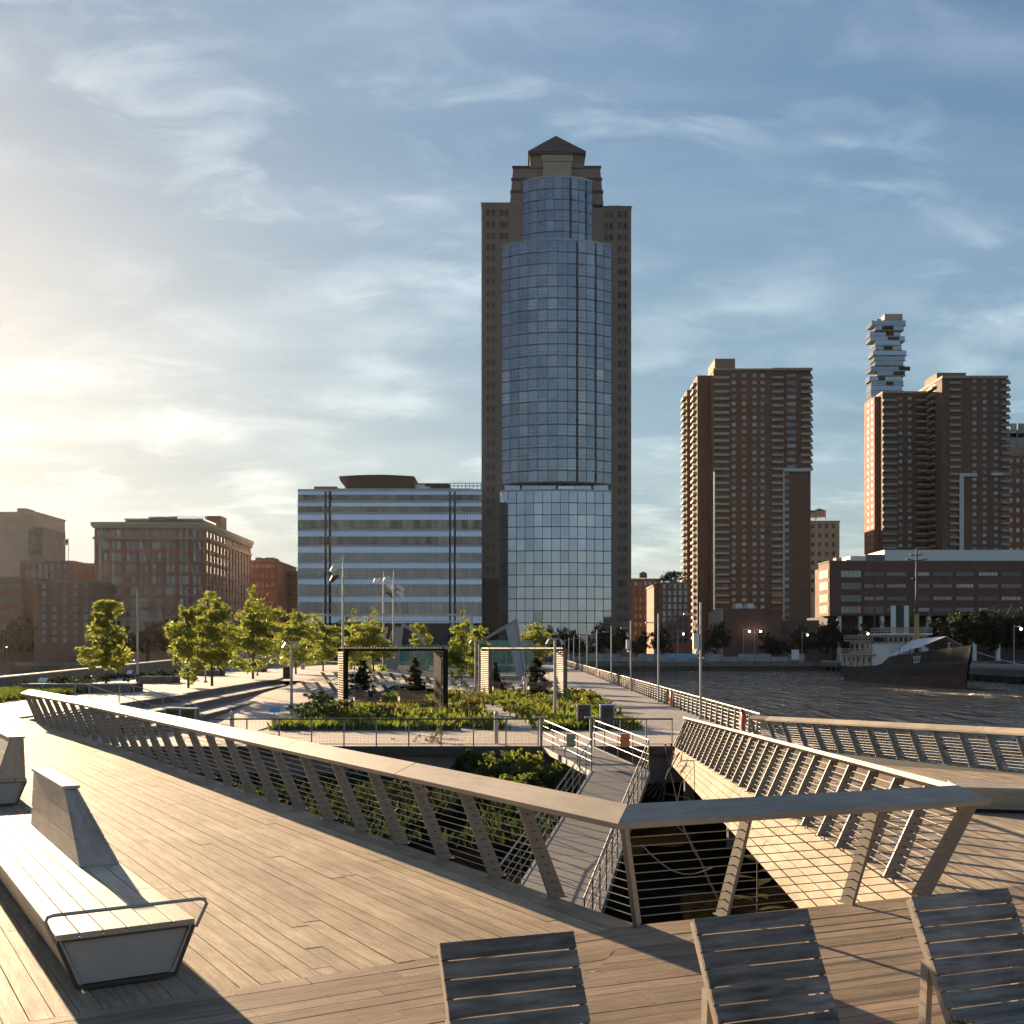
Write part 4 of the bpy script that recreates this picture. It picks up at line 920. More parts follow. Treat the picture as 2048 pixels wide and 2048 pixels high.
# two portal frames of horizontal slats, each with a swing inside
M['framewood'] = mat('frame_slat_wood', (.17, .105, .065), .6, var=.15, vscale=3, rnd=.1); M['framepale'] = mat('pale_slat_wood', (.52, .43, .33), .6, var=.12, vscale=3, rnd=.06)  # left frame's slat wood is darkened to hold the trees' shade
M['frame_shade'] = mat('tree_shaded_frame_wood', (.022, .016, .013), .9, spec=.05)  # near-black colour stands in for tree shade on the left frame's timber
def portal(A, label, m, beam_m, tree_shade):
    t = thing('slatted_frame', label, 'garden frame', V(A[0], A[1], -1.15), R(17)); Ln, D, H = 6.3, 2.2, 3.82
    sm = MB(); sm.box(-.025, .025, -D / 2, D / 2, -.04, .04); sme = sm.mesh('slat', m)
    for x in (.05, Ln - .05):
        z = .12
        while z < H - .2: put('slat', sme, t, (x, D / 2, z)); z += .148
        for y in (.04, D - .04): mb = MB(); mb.box(x + .03, x + (.30 if x < 1 else .34), y - .04, y + .04, 0, H - .05); mb.build('corner_post', M['frame_shade'] if tree_shade else M['framewood'], t, False)
    if tree_shade:
        for k in range(12): mb = MB(); xw_ = (Ln - .14) if k < 6 else .10; mb.box(xw_, xw_ + .03, .1 + k % 6 * .34, .40 + k % 6 * .34, 0, H - .2); mb.build('wall_board', M['frame_shade'], t, False)
    rm = MB(); rm.box(-.03, .03, -D / 2, D / 2, -.045, .045); rme = rm.mesh('roof_slat', m if not tree_shade else M['frame_shade'])
    x = .12
    while x < Ln - .05: put('roof_slat', rme, t, (x, D / 2, H)); x += .19
    for y in (.03, D - .03): mb = MB(); mb.box(0, Ln, y - .03, y + .03, H - .19, H - .05); mb.build('beam', M['frame_shade'] if tree_shade else M['framewood'], t, False)
    mb = MB(); mb.box(.2, Ln - .2, .1, D - .1, -.12, .03); mb.build('floor_slab', M['slab_i'], t, False); return t
f1 = portal((-10.3, 68.4), 'shade-darkened timber portal frame standing in the garden beds, left one', M['framewood'], None, True)
f2 = portal((-1.88, 88.0), 'pale slatted timber portal frame lit by the sun, next to the promenade', M['framepale'], None, False)
def swing(loc, rz, label):
    t = thing('swing_bench', label, 'swing', loc, rz)
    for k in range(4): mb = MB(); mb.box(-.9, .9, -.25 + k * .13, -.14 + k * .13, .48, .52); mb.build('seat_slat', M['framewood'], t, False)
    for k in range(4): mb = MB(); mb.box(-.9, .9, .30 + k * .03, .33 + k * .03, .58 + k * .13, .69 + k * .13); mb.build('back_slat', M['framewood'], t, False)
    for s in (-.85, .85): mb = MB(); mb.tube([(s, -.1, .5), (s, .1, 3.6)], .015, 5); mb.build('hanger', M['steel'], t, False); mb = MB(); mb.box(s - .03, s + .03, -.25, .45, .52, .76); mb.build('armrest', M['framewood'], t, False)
c17, s17 = math.cos(R(17)), math.sin(R(17))
def inframe(f, x, y): return V(f.location.x + x * c17 - y * s17, f.location.y + x * s17 + y * c17, f.location.z)
swing(inframe(f1, 4.6, 1.2), R(197 - 180), 'timber swing bench hanging in the far half of the dark frame'); swing(inframe(f1, 1.75, 1.1), R(17), 'timber swing bench carrying the seated person in the dark frame')
swing(inframe(f2, 1.6, 1.2), R(17), 'timber swing bench hanging in the left half of the slatted frame'); swing(inframe(f2, 4.6, 1.2), R(17), 'timber swing bench under the right half of the slatted frame')
# deck chairs on the plaza
def deckchair():
    t = thing('deck_chair', 'x', 'deck chair', (0, 0, 0))
    mb = MB(); mb.bar((-.55, 0, .95), (.0, 0, .32), .5, .03, up=(1, 0, 1)); mb.build('back', M['greywood'], t, False)
    mb = MB(); mb.bar((.0, 0, .32), (.62, 0, .40), .5, .03); mb.build('seat', M['white'], t, False)
    for s in (-.26, .26):
        mb = MB(); mb.bar((-.57, s, .97), (.25, s, .0), .04, .04); mb.build('leg', M['greywood'], t, False); mb = MB(); mb.bar((.66, s, .42), (-.35, s, .02), .04, .04); mb.build('leg', M['greywood'], t, False)
    return t
dc = deckchair(); dc['proto'] = 1
def chairs(row, lab):
    for k, (x, y) in enumerate(row): c = dup(dc, lab(k), V(x, y, zplaza(x, y)), R(40)); c['group'] = 'deck chairs in rows on the plaza'
ords = ['first', 'second', 'third', 'fourth', 'fifth', 'sixth', 'seventh', 'eighth', 'ninth']
chairs([(-14.9 + .95 * k, 82.5 + .28 * k) for k in range(8)], lambda k: f'{ords[k]} deck chair from the plaza end of the front row')
chairs([(-15.9 + 1.05 * k, 97 + .3 * k) for k in range(5)], lambda k: f'{ords[k]} deck chair from the lamp side of the middle row')
chairs([(-11.9 + 1.12 * k, 104 - .1 * k) for k in range(9)], lambda k: f'{ords[k]} deck chair from the left in the back row, seen through the dark frame')
# sports court: steel goal-like frame, teal glass screen, tilted masts
M['teal'] = mat('teal_glass', (.05, .20, .20), .08, spec=.6, alpha=.62, rnd=.1); M['pvc'] = mat('grey_panel', (.34, .37, .40), .45, spec=.5)
gs = thing('glass_screen', 'teal glass windscreen panels of the sports court behind the trees', 'screen', Q(915, 1350, 142))
for k in range(11):
    x0 = -16.2 + k * 1.72; mb = MB(); mb.box(x0, x0 + 1.68, 142 + .02 * k, 142.06 + .02 * k, -.7, 3.1 + (.6 if k > 5 else 0)); mb.build('glass_panel', M['teal'], gs)
    mb = MB(); mb.box(x0 - .05, x0 + .0, 141.9, 142.1, -.9, 3.3); mb.build('mullion', M['lampgrey'], gs)
mb = MB(); mb.box(-16.3, 2.8, 141.2, 142.6, -1.3, -.75); mb.build('base_wall', M['conc'], gs)
fr = thing('court_frame', 'tall thin grey steel frame over the sports court before the office facade', 'frame', Q(942, 1350, 150))
zt_ = Q(0, 1231, 150).z; xl, xr = Q(606, 0, 150).x, Q(943, 0, 150).x
for x in (xl, Q(740, 0, 150).x, xr): mb = MB(); mb.box(x - .22, x + .22, 149.8, 150.2, -1.3, zt_); mb.build('post', M['lampgrey'], fr)
mb = MB(); mb.box(xl, xr, 149.85, 150.15, zt_ - .03, zt_ + .22); mb.build('beam', M['lampgrey'], fr); z2 = Q(0, 1243, 150).z; mb = MB(); mb.box(Q(748, 0, 150).x, xr, 150.3, 150.5, z2 - .1, z2 + .1); mb.build('beam', M['lampgrey'], fr)
def kicker(label, Y, top, base_l, base_r, left_top, tail, lit):
    t = thing('tilted_mast', label, 'mast', Q(*base_r, Y)); a, b, c, d = Q(*left_top, Y), Q(*top, Y), Q(*base_r, Y), Q(*base_l, Y)
    mb = MB(); n = V(0, .25, 0); mb.solid([d + n, c + n, b + n, a + n], [d, c, b, a]); mb.build('tilted_panel', M['pvc'], t)
    for p, q in ((a, d), (b, c)): mb = MB(); mb.tube([p + V(0, -.1, .2), q + V(0, -.1, -.1)], .16, 6); mb.build('strut', M['steel'] if lit else M['lampgrey'], t)
    mb = MB(); mb.tube([b] + [Q(*x, Y) for x in tail], .2, 6); mb.build('stay_beam', M['lampgrey'], t)
kicker('tilted grey mast with long stay beam rising before the tower foot', 138, (1033, 1240), (1036, 1352), (1052, 1358), (1013, 1258), [(963, 1282), (928, 1304)], False)
kicker('tilted glass mast with bright struts behind the narrow trees', 140, (806, 1249), (774, 1338), (793, 1340), (795, 1258), [(836, 1268), (850, 1290)], True)
for k, (u0, v0, u1, v1) in enumerate(((775, 1253, 771, 1268), (784, 1262, 776, 1292), (796, 1270, 788, 1288))):
    a, b = Q(u0, v0, 139), Q(u1, v1, 139); t = thing('bright_rod', ['short upper sunlit rod behind the narrow trees', 'long sunlit rod behind the narrow trees', 'lower sunlit rod beside the tilted glass mast'][k], 'rod', b, 0, 'sunlit rods of the court'); mb = MB(); mb.tube([a, b, V(b.x, b.y + .3, -1.0)], [.09, .09, .05], 6); mb.build('shaft', M['steel'], t)

# people: one continuous skinned body each
def person(label, loc, rz, J, cols, sc=1.0, group=None):
    """J: joints {name: (x, y, z)}; x right, -y forward"""
    names = list(J); idx = {n: i for i, n in enumerate(names)}
    E = [('pelvis', 'chest'), ('chest', 'neck'), ('neck', 'head'), ('head', 'crown')]
    for s in 'lr': E += [('chest', s + 'sh'), (s + 'sh', s + 'el'), (s + 'el', s + 'wr'), (s + 'wr', s + 'hand'), ('pelvis', s + 'hip'), (s + 'hip', s + 'kn'), (s + 'kn', s + 'an'), (s + 'an', s + 'toe')]
    me = bpy.data.meshes.new('body'); me.from_pydata([J[n] for n in names], [(idx[a], idx[b]) for a, b in E], []); ob = bpy.data.objects.new('body', me); COL.objects.link(ob)
    sk = ob.modifiers.new('s', 'SKIN'); rad = dict(pelvis=.15, chest=.165, neck=.06, head=.095, crown=.075)
    rd = dict(sh=.075, el=.048, wr=.036, hand=.035, hip=.10, kn=.062, an=.042, toe=.04)
    for n in names:
        r = rad.get(n, rd.get(n[1:], .05)); me.skin_vertices[0].data[idx[n]].radius = (r, r * (.8 if n in ('chest', 'pelvis') else 1))
    me.skin_vertices[0].data[idx['pelvis']].use_root = True
    ob.modifiers.new('d', 'SUBSURF').levels = 1
    dg = bpy.context.evaluated_depsgraph_get(); m2 = bpy.data.meshes.new_from_object(ob.evaluated_get(dg)); bpy.data.objects.remove(ob)
    for c in cols: m2.materials.append(c)                         # skin, top, trousers, shoes
    P_ = {n: V(*J[n]) for n in names}
    grp = dict(pelvis=2, chest=1, neck=0, head=0, crown=0); gl = dict(sh=1, el=1, wr=1, hand=0, hip=2, kn=2, an=2, toe=3)
    for pg in m2.polygons:
        n = min(names, key=lambda k: (P_[k] - pg.center).length); pg.material_index = grp.get(n, gl.get(n[1:], 1)); pg.use_smooth = True
    t = thing('person', label, 'person', loc, rz, group); t.scale = (sc,) * 3; put('body', m2, t)
    h = MB(); c = P_['head'] + (P_['crown'] - P_['head']) * .55; h.lathe((c.x, c.y + .02, c.z - .07), [(.09, 0), (.112, .06), (.10, .13), (.05, .175)], 10); h.build('hair', cols[4], t, False); return t
skin = mat('skin', (.42, .25, .17), .6); dk = mat('dark_cloth', (.02, .02, .025), .9); gy = mat('grey_cloth', (.16, .16, .19), .9); hr = mat('dark_hair', (.02, .014, .01), .7); sh_ = mat('dark_shoe', (.03, .03, .03), .6)
def seated(lean=.0, hands=.0):
    J = dict(pelvis=(0, .05, .55), chest=(0, -.02 - lean, .98), neck=(0, -.05 - lean * 1.3, 1.18), head=(0, -.09 - lean * 1.5, 1.32), crown=(0, -.09 - lean * 1.5, 1.42))
    for s, k in (('l', -1), ('r', 1)):
        J.update({s + 'sh': (k * .19, -.01 - lean, 1.09), s + 'el': (k * .25, -.14 - lean, .84), s + 'wr': (k * .14, -.36 - lean * .6, .80 + hands), s + 'hand': (k * .10, -.43 - lean * .6, .80 + hands),
                  s + 'hip': (k * .10, .0, .55), s + 'kn': (k * .13, -.44, .58), s + 'an': (k * .13, -.46, .14), s + 'toe': (k * .14, -.62, .08)})
    return J
w1 = inframe(f1, 1.75, 1.0); person('person in dark jacket and grey trousers sitting hunched on the swing of the dark frame', w1 + V(.1, -.15, 0), R(40), seated(.16, .1), (skin, dk, gy, sh_, hr), 1.05)
w2 = inframe(f2, 1.5, 1.1); person('person in black sitting in the left half of the slatted frame', w2, R(25), seated(.08), (skin, dk, dk, sh_, hr))
w3 = inframe(f2, 4.7, 1.1); person('person in dark clothes sitting under the right half of the slatted frame', w3, R(-25), seated(.03, .15), (skin, gy, dk, sh_, hr))
J = seated(); J = dict(pelvis=(0, 0, .95), chest=(0, -.02, 1.32), neck=(0, -.03, 1.5), head=(0, -.05, 1.62), crown=(0, -.05, 1.72))
for s, k in (('l', -1), ('r', 1)): J.update({s + 'sh': (k * .19, 0, 1.43), s + 'el': (k * .24, .03, 1.15), s + 'wr': (k * .24, -.06, .92), s + 'hand': (k * .23, -.08, .83), s + 'hip': (k * .1, 0, .92), s + 'kn': (k * .11, -.04, .5), s + 'an': (k * .11, .02, .1), s + 'toe': (k * .12, -.14, .06)})
person('person in white top standing beside the broad dark conifer in the slatted frame', inframe(f2, 3.9, 2.6), 0, J, (skin, M['white'], M['white'], sh_, hr))
# ================================================================== buildings
def brickmat(name, c, v=.16): return mat(name, c, .85, var=v, vscale=.35, bump=.05, bscale=8, detail=8)
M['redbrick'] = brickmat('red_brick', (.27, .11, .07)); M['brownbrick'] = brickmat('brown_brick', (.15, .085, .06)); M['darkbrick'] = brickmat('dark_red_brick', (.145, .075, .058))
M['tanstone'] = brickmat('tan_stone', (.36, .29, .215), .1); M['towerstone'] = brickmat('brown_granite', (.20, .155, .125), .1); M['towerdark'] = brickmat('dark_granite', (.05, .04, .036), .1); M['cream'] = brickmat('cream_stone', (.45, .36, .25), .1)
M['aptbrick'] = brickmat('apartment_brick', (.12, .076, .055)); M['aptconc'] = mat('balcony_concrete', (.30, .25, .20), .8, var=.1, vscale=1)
M['winglass'] = glassy('window_glass', (.15, .16, .18), .55, .1, .4); M['windark'] = mat('dark_window_glass', (.022, .023, .026), .15, spec=.5, rnd=.4); M['blind'] = mat('window_with_blind', (.20, .19, .175), .4, spec=.5, rnd=.45)
M['winframe'] = mat('window_frame', (.17, .145, .12), .6); M['rooftar'] = mat('roof_tar', (.05, .047, .045), .9); M['voidm'] = mat('dark_opening', (.02, .018, .016), .9)
def win_mesh(w, h, glass, frame, bars=1, proud=.16, sill=None):
    mb = MB(); f = .08
    mb.box(-w / 2, w / 2, -.05, .05, 0, h, 0)
    for x in (-w / 2, w / 2): mb.box(x - f, x + f, -proud, .05, -f, h + f, 1)
    for z in (0, h): mb.box(-w / 2 + f, w / 2 - f, -proud, .05, z - f, z + f, 1)
    for k in range(bars): x = -w / 2 + w * (k + 1) / (bars + 1); mb.box(x - f * .7, x + f * .7, -proud * .7, -.04, f, h - f, 1)
    mb.box(-w / 2 + f, w / 2 - f, -proud * .6, -.045, h * .5 - f * .5, h * .5 + f * .5, 1)
    return mb.mesh('window', [glass, frame])
def building(name, label, cat, x, y, group=None): return thing(name, label, cat, (x, y, -1.5), 0, group)
def bbox(root, name, x0, x1, y0, y1, z0, z1, m):
    mb = MB(); mb.box(x0, x1, y0, y1, z0, z1); return mb.build(name, m, root)
def wins(root, me, pts, rz=0.0, name='window'):
    for p in pts: put(name, me, root, V(*p) - root.location, rz)
rc = random.Random(12)
# ---- the tall tower
TY = 430.0; ts = TY / F
X_ = lambda u, Y=TY: (u - CX) * Y / F
Z_ = lambda v, Y=TY: EYE + (HV - v) * Y / F
tw = building('office_tower', 'tallest tower, brown stone with a curved blue glass front and pointed top', 'office tower', 17, TY)
bbox(tw, 'side_wing', X_(963), X_(1060), TY, TY + 45, -1.5, Z_(408), M['towerstone']); bbox(tw, 'side_wing', X_(1168), X_(1262.5), TY, TY + 45, -1.5, Z_(415), M['towerstone'])
bbox(tw, 'core_wall', X_(1060) + .01, X_(1168) - .01, TY + .5, TY + 44, -1.5, Z_(408), M['towerstone'])
mb = MB(); lo = [(X_(1019.8), TY + .3, Z_(408)), (X_(1207), TY + .3, Z_(408)), (X_(1207), TY + 40, Z_(408)), (X_(1019.8), TY + 40, Z_(408))]; hi = [(X_(1026.5), TY + 1.5, Z_(331)), (X_(1201), TY + 1.5, Z_(333)), (X_(1201), TY + 38, Z_(333)), (X_(1026.5), TY + 38, Z_(331))]
mb.solid(lo, hi); mb.build('upper_block', M['towerstone'], tw)
for v in (331, 356, 382): mb = MB(); k = (v - 331) / 77; a, b = X_(1026.5 - 6.7 * k) - .4, X_(1201 + 6 * k) + .4; mb.box(a, b, TY + .3 - .4 + 1.2 * (1 - k), TY + 2, Z_(v) - .5, Z_(v) + .4); mb.build('cornice', M['towerdark'], tw)
bbox(tw, 'crown', X_(1060), X_(1168), TY + 1, TY + 30, Z_(333), Z_(309), M['towerstone'])
bbox(tw, 'crown_panel', X_(1086), X_(1143), TY + .2, TY + .98, Z_(366), Z_(323), M['tanstone']); bbox(tw, 'crown_panel', X_(1083), X_(1146), TY + .0, TY + .96, Z_(322.5), Z_(309.5), M['tanstone'])
mb = MB(); a, b = X_(1056), X_(1171.5); ze, za = Z_(303), Z_(271.5); xm = X_(1114.5); y0, y1 = TY - .5, TY + 31; za = EYE + (HV - 271.5) * (TY + 14.5) / F
mb.box(a, b, y0, y1, Z_(308.9), ze); mb.v += []; mb.build('crown_eave', M['towerdark'], tw)
mb = MB(); mb.face([(a, y0, ze + .01), (b, y0, ze + .01), (xm, y0 + 15, za)]); mb.face([(b, y0, ze + .01), (b, y1, ze + .01), (xm, y1 - 15, za), (xm, y0 + 15, za)]); mb.face([(b, y1, ze + .01), (a, y1, ze + .01), (xm, y1 - 15, za)]); mb.face([(a, y1, ze + .01), (a, y0, ze + .01), (xm, y0 + 15, za), (xm, y1 - 15, za)])
mb.build('pointed_roof', M['towerdark'], tw)
bbox(tw, 'roof_box', X_(1216), X_(1243), TY + 3, TY + 15, Z_(415) + .01, Z_(405), M['towerdark'])
for u0, u1, v in ((963, 1019, 408), (1207, 1262.5, 415)): bbox(tw, 'coping', X_(u0) - .3, X_(u1) + .3, TY - .3, TY + 3, Z_(v) + .01, Z_(v) + .5, M['towerstone'])
bbox(tw, 'dark_base', X_(965), X_(998), TY - .6, TY - .02, -1.5, Z_(1157), M['towerdark'])
sidew = mat('side_glass', (.62, .60, .58), .3, metal=.9, rnd=.05)
wm_ = win_mesh(1.35, 2.2, M['windark'], M['towerdark'], 0, .22)
for k in range(36):
    v = 431.5 + k * 23.05
    if v < 1160: wins(tw, wm_, [(X_(u), TY, Z_(v)) for u in (976, 986.5)])
    if v < 1250: wins(tw, wm_, [(X_(u), TY, Z_(v + 3)) for u in (1239.5, 1250)])
    if k < 3: wins(tw, wm_, [(X_(u), TY, Z_(v)) for u in (1003, 1013)] + [(X_(u), TY, Z_(v + 3)) for u in (1212, 1222)])
M['tglass'] = glassy('tower_glass', (.205, .235, .275), .85, .05, .12); M['tglass2'] = glassy('tower_lower_glass', (.29, .335, .41), .85, .06, .08); M['mull'] = mat('mullion_metal', (.10, .115, .13), .4, metal=.6); M['mulldark'] = mat('dark_mullion', (.02, .023, .028), .5)
M['mullpale'] = mat('pale_mullion', (.30, .33, .36), .4, metal=.5)
def bay(u0, u1, v_top, v_bot, bulge, ncol, pitch, glass, name, dark_cols=(), front=0.0):
    x0, x1 = X_(u0), X_(u1); w = x1 - x0; Rr = (w * w / 4 + bulge * bulge) / (2 * bulge); cx, cy = (x0 + x1) / 2, TY - front - bulge + Rr; a = math.asin(w / 2 / Rr)
    ang = [-a + 2 * a * i / ncol for i in range(ncol + 1)]; pt = lambda t, r=0: (cx + math.sin(t) * (Rr + r), cy - math.cos(t) * (Rr + r))
    cw = 2 * Rr * math.sin(a / ncol); zt, zb = Z_(v_top), Z_(v_bot); nfl = max(1, round((zt - zb) / pitch)); ph = (zt - zb) / nfl
    pmh = MB(); pmh.box(-cw / 2 + .05, cw / 2 - .05, -.03, .05, .25, ph - .05); pme_ = pmh.mesh(name, glass)
    for f in range(nfl):
        for c in range(ncol):
            t = (ang[c] + ang[c + 1]) / 2; rr = Rr * math.cos(a / ncol) - Rr; x, y = pt(t, rr); o = put(name, pme_, tw, V(x, y, zb + f * ph) - tw.location, t)
            o.rotation_euler.x = rc.gauss(0, .006); o.rotation_euler.z = t + rc.gauss(0, .008)
        for z, hh, nm, mm in ((zb + f * ph + .02, .55 if glass is M['tglass'] else .22, 'floor_band', M['mull']),) + (((zb + f * ph + 1.5, .12, 'floor_rail', M['mullpale']),) if glass is M['tglass'] else ()):
            mb = MB(); n = ncol * 1
            for c in range(n): p, q = pt(ang[c], .06), pt(ang[c + 1], .06); p2, q2 = pt(ang[c], -.4), pt(ang[c + 1], -.4); mb.solid([(*p, z - hh / 2), (*q, z - hh / 2), (*q2, z - hh / 2), (*p2, z - hh / 2)], [(*p, z + hh / 2), (*q, z + hh / 2), (*q2, z + hh / 2), (*p2, z + hh / 2)], caps=True)
            mb.build(nm, mm, tw)
    for c in range(ncol + 1):
        dk_ = c in dark_cols; x, y = pt(ang[c], .08); mb = MB(); hw = .45 if dk_ else .11; mb.box(x - hw, x + hw, y - .1, y + .25, zb, zt); mb.build('mullion', M['mulldark'] if dk_ else M['mull'], tw)
    mb = MB(); poly = [pt(t, -.1) for t in ang]; mb.solid([(*p, zb + .0) for p in poly] , [(*p, zt) for p in poly]); mb.build('bay_core', M['mulldark'], tw)
    mb = MB(); poly = [pt(t, .25) for t in ang]; mb.solid([(*p, zt + .01) for p in poly], [(*p, zt + .7) for p in poly]); mb.build('bay_coping', M['mullpale'], tw)
bay(1045.5, 1185, 365, 493, 4.5, 9, 4.41, M['tglass'], 'glass_pane', (6, 8))
bay(1004, 1223, 494, 969, 7.0, 12, 4.41, M['tglass'], 'glass_pane', (8, 10))
bay(999, 1223, 984, 1294, 3.2, 13, 4.6, M['tglass2'], 'lower_glass_pane')
bay(1007, 1219, 970, 983, 2.6, 6, 3, M['tglass2'], 'recess_pane', (0, 1, 3, 5, 6))
# ---- banded office building
BY = 412.0; xb = lambda u: X_(u, BY); zb_ = lambda v: Z_(v, BY)
bo = building('office_block', 'banded glass office block with blue strips and roof canopy beside the tower', 'office building', xb(780), BY)
bbox(bo, 'core', xb(596), xb(962), BY + .4, BY + 50, -1.5, zb_(981), M['mulldark']); [bbox(bo, 'side_glass_panel', xb(596) - .25, xb(596) - .02, BY + .6 + k * 5.5, BY + 5.9 + k * 5.5, zb_(1250) + j * 6.7, zb_(1250) + j * 6.7 + 6.3, sidew) for k in range(9) for j in range(7)]
bbox(bo, 'roof_coping', xb(595.5), xb(962), BY - .2, BY + 4, zb_(983), zb_(979.6), M['mullpale'])
M['spandrel'] = mat('blue_spandrel_panel', (.46, .57, .80), .28, metal=.65, spec=.6, rnd=.06); M['bglass'] = glassy('office_glass', (.105, .10, .095), .8, .05, .4, .0); M['bglass2'] = glassy('office_glass_low', (.135, .145, .165), .8, .08, .12)
Rr_ = [(320, 345, 395), (408, 435, 486), (498, 540, 612), (628, 668, 736), (750, 794, 858), (875, 914, 984), (1000, 1038, 1120), (1135, 1174, 1270), (1285, 1338, 1385)]
v2 = lambda y: 900 + y * .2588; u2 = lambda x: 560 + x * .2588
segs = [(138, 344), (361, 377), (396, 1307), (1321, 1344), (1359, 1560)]
for fi, (y0, y1, y2) in enumerate(Rr_):
    for sx0, sx1 in segs:
        n = max(1, round((sx1 - sx0) / 22.5))
        for k in range(n):
            a, b = xb(u2(sx0 + (sx1 - sx0) * k / n)) + .04, xb(u2(sx0 + (sx1 - sx0) * (k + 1) / n)) - .04
            if fi < 8 and k % 2 == 0 and n > 1 or n == 1:
                b2 = xb(u2(sx0 + (sx1 - sx0) * min(n, k + 2) / n)) - .04; w = b2 - a; mb = MB(); mb.box(-w / 2, w / 2, -.05, .1, zb_(v2(y2)), zb_(v2(y1)) - .05); o = put('window_pane', mb.mesh('window_pane', M['bglass'] if fi < 4 else M['bglass2']), bo, V((a + b2) / 2, BY, 0) - bo.location); o.rotation_euler.z = rc.gauss(0, .006 if fi < 4 else .002); o.rotation_euler.x = rc.gauss(0, .0008); 
        sp = MB(); n2 = n
        for k in range(n2): a, b = xb(u2(sx0 + (sx1 - sx0) * k / n2)) + .05, xb(u2(sx0 + (sx1 - sx0) * (k + 1) / n2)) - .05; sp.box(a, b, BY - .16, BY + .1, zb_(v2(y1)), zb_(v2(y0)))
        tag(sp.build('spandrel_panels', M['spandrel'], bo), kind='stuff')
    mb = MB(); mb.box(xb(596), xb(962), BY - .38, BY + .1, zb_(v2(y0)) + .08, zb_(v2(y0)) + .8); mb.build('ledge', M['mullpale'], bo)
for x in (344, 361, 377, 396, 1307, 1321, 1344, 1359):
    pass
for a, b in ((345, 360), (378, 395), (1308, 1320), (1345, 1358)): bbox(bo, 'dark_fin', xb(u2(a)), xb(u2(b)), BY - .42, BY + .3, zb_(v2(1335)), zb_(v2(322)), M['mulldark'])
rt = zb_(980)
bbox(bo, 'penthouse', xb(u2(240)), xb(u2(420)), BY + 6, BY + 20, rt, zb_(v2(263)), M['towerstone']); bbox(bo, 'penthouse', xb(u2(480)), xb(u2(1300)), BY + 8, BY + 30, rt, zb_(v2(232)), M['towerdark']); bbox(bo, 'parapet', xb(u2(440)), xb(u2(1480)), BY + 3, BY + 5, rt, zb_(v2(288)), M['mullpale'])
mb = MB(); n = 12; pr1 = []
for i in range(n + 1): f = i / n; pr1.append((xb(u2(450 + 585 * f)), zb_(v2(196 - 12 * math.sin(math.pi * f)))))
for i in range(n):
    (xa, za), (xc, zc) = pr1[i], pr1[i + 1]; d0, d1 = (1.2 + 6.5 * min(1, i / 2) * (1 if i < n else 1)), (1.2 + 6.5 * min(1, (i + 1) / 2))
    d0, d1 = min(5.2, d0), min(5.2, d1); mb.solid([(xa, BY + 4, za - d0), (xc, BY + 4, zc - d1), (xc, BY + 34, zc - d1), (xa, BY + 34, za - d0)], [(xa, BY + 2, za), (xc, BY + 2, zc), (xc, BY + 36, zc), (xa, BY + 36, za)])
mb.build('roof_canopy', M['towerdark'], bo); bbox(bo, 'white_unit', xb(u2(850)), xb(u2(1110)), BY + 5.2, BY + 8, zb_(v2(275)), zb_(v2(250)), M['white']); bbox(bo, 'white_unit', xb(u2(1045)), xb(u2(1150)), BY + 5.1, BY + 7, zb_(v2(286)), zb_(v2(268)), M['white'])
for k in range(9): x = u2(1310 + k * 30); mb = MB(); mb.box(xb(x) - .1, xb(x) + .1, BY + 5, BY + 5.2, rt, zb_(v2(240))); mb.build('frame_post', M['darksteel'], bo)
for y in (240, 262): mb = MB(); mb.box(xb(u2(1310)), xb(u2(1555)), BY + 5, BY + 5.2, zb_(v2(y)) - .12, zb_(v2(y)) + .12); mb.build('frame_beam', M['darksteel'], bo)
# ---- red brick warehouse
WY, WX0, WX1, WYB = 360.0, -133.6, -98.4, 424.0
v1 = lambda y: 900 + y * .3209; u1 = lambda x: x * .3209; xw = lambda x: X_(u1(x), WY); zw = lambda y: Z_(v1(y), WY)
wh = building('brick_warehouse', 'big red brick warehouse with sunlit side wall and tan cornice', 'brick building', (WX0 + WX1) / 2, WY)
bbox(wh, 'wall', WX0, WX1, WY, WYB, zw(1045), zw(452), M['redbrick']); bbox(wh, 'stone_base', WX0 - .15, WX1 + .15, WY - .15, WYB, -1.5, zw(1048), M['tanstone'])
for ya, yb2, d in ((450, 474, .9), (474, 486, .5), (542, 556, .45), (1040, 1047.6, .4)): bbox(wh, 'cornice', WX0 - d, WX1 + d, WY - d, WYB + d, zw(yb2), zw(ya), M['tanstone'])
mb = MB()
for k in range(34): x = WX0 + (WX1 - WX0) * (k + .5) / 34; mb.box(x - .2, x + .2, WY - .7, WY, zw(500), zw(487))
for k in range(60): y = WY + (WYB - WY) * (k + .5) / 60; mb.box(WX1, WX1 + .7, y - .2, y + .2, zw(500), zw(487))
tag(mb.build('cornice_brackets', M['tanstone'], wh), kind='stuff')
ww = win_mesh(1.15, 2.3, M['winglass'], M['winframe'], 0, .1); wb = win_mesh(1.15, 2.3, M['blind'], M['winframe'], 0, .1)
bays = (640, 725, 815, 897, 978, 1063, 1147, 1231)
pil = MB()
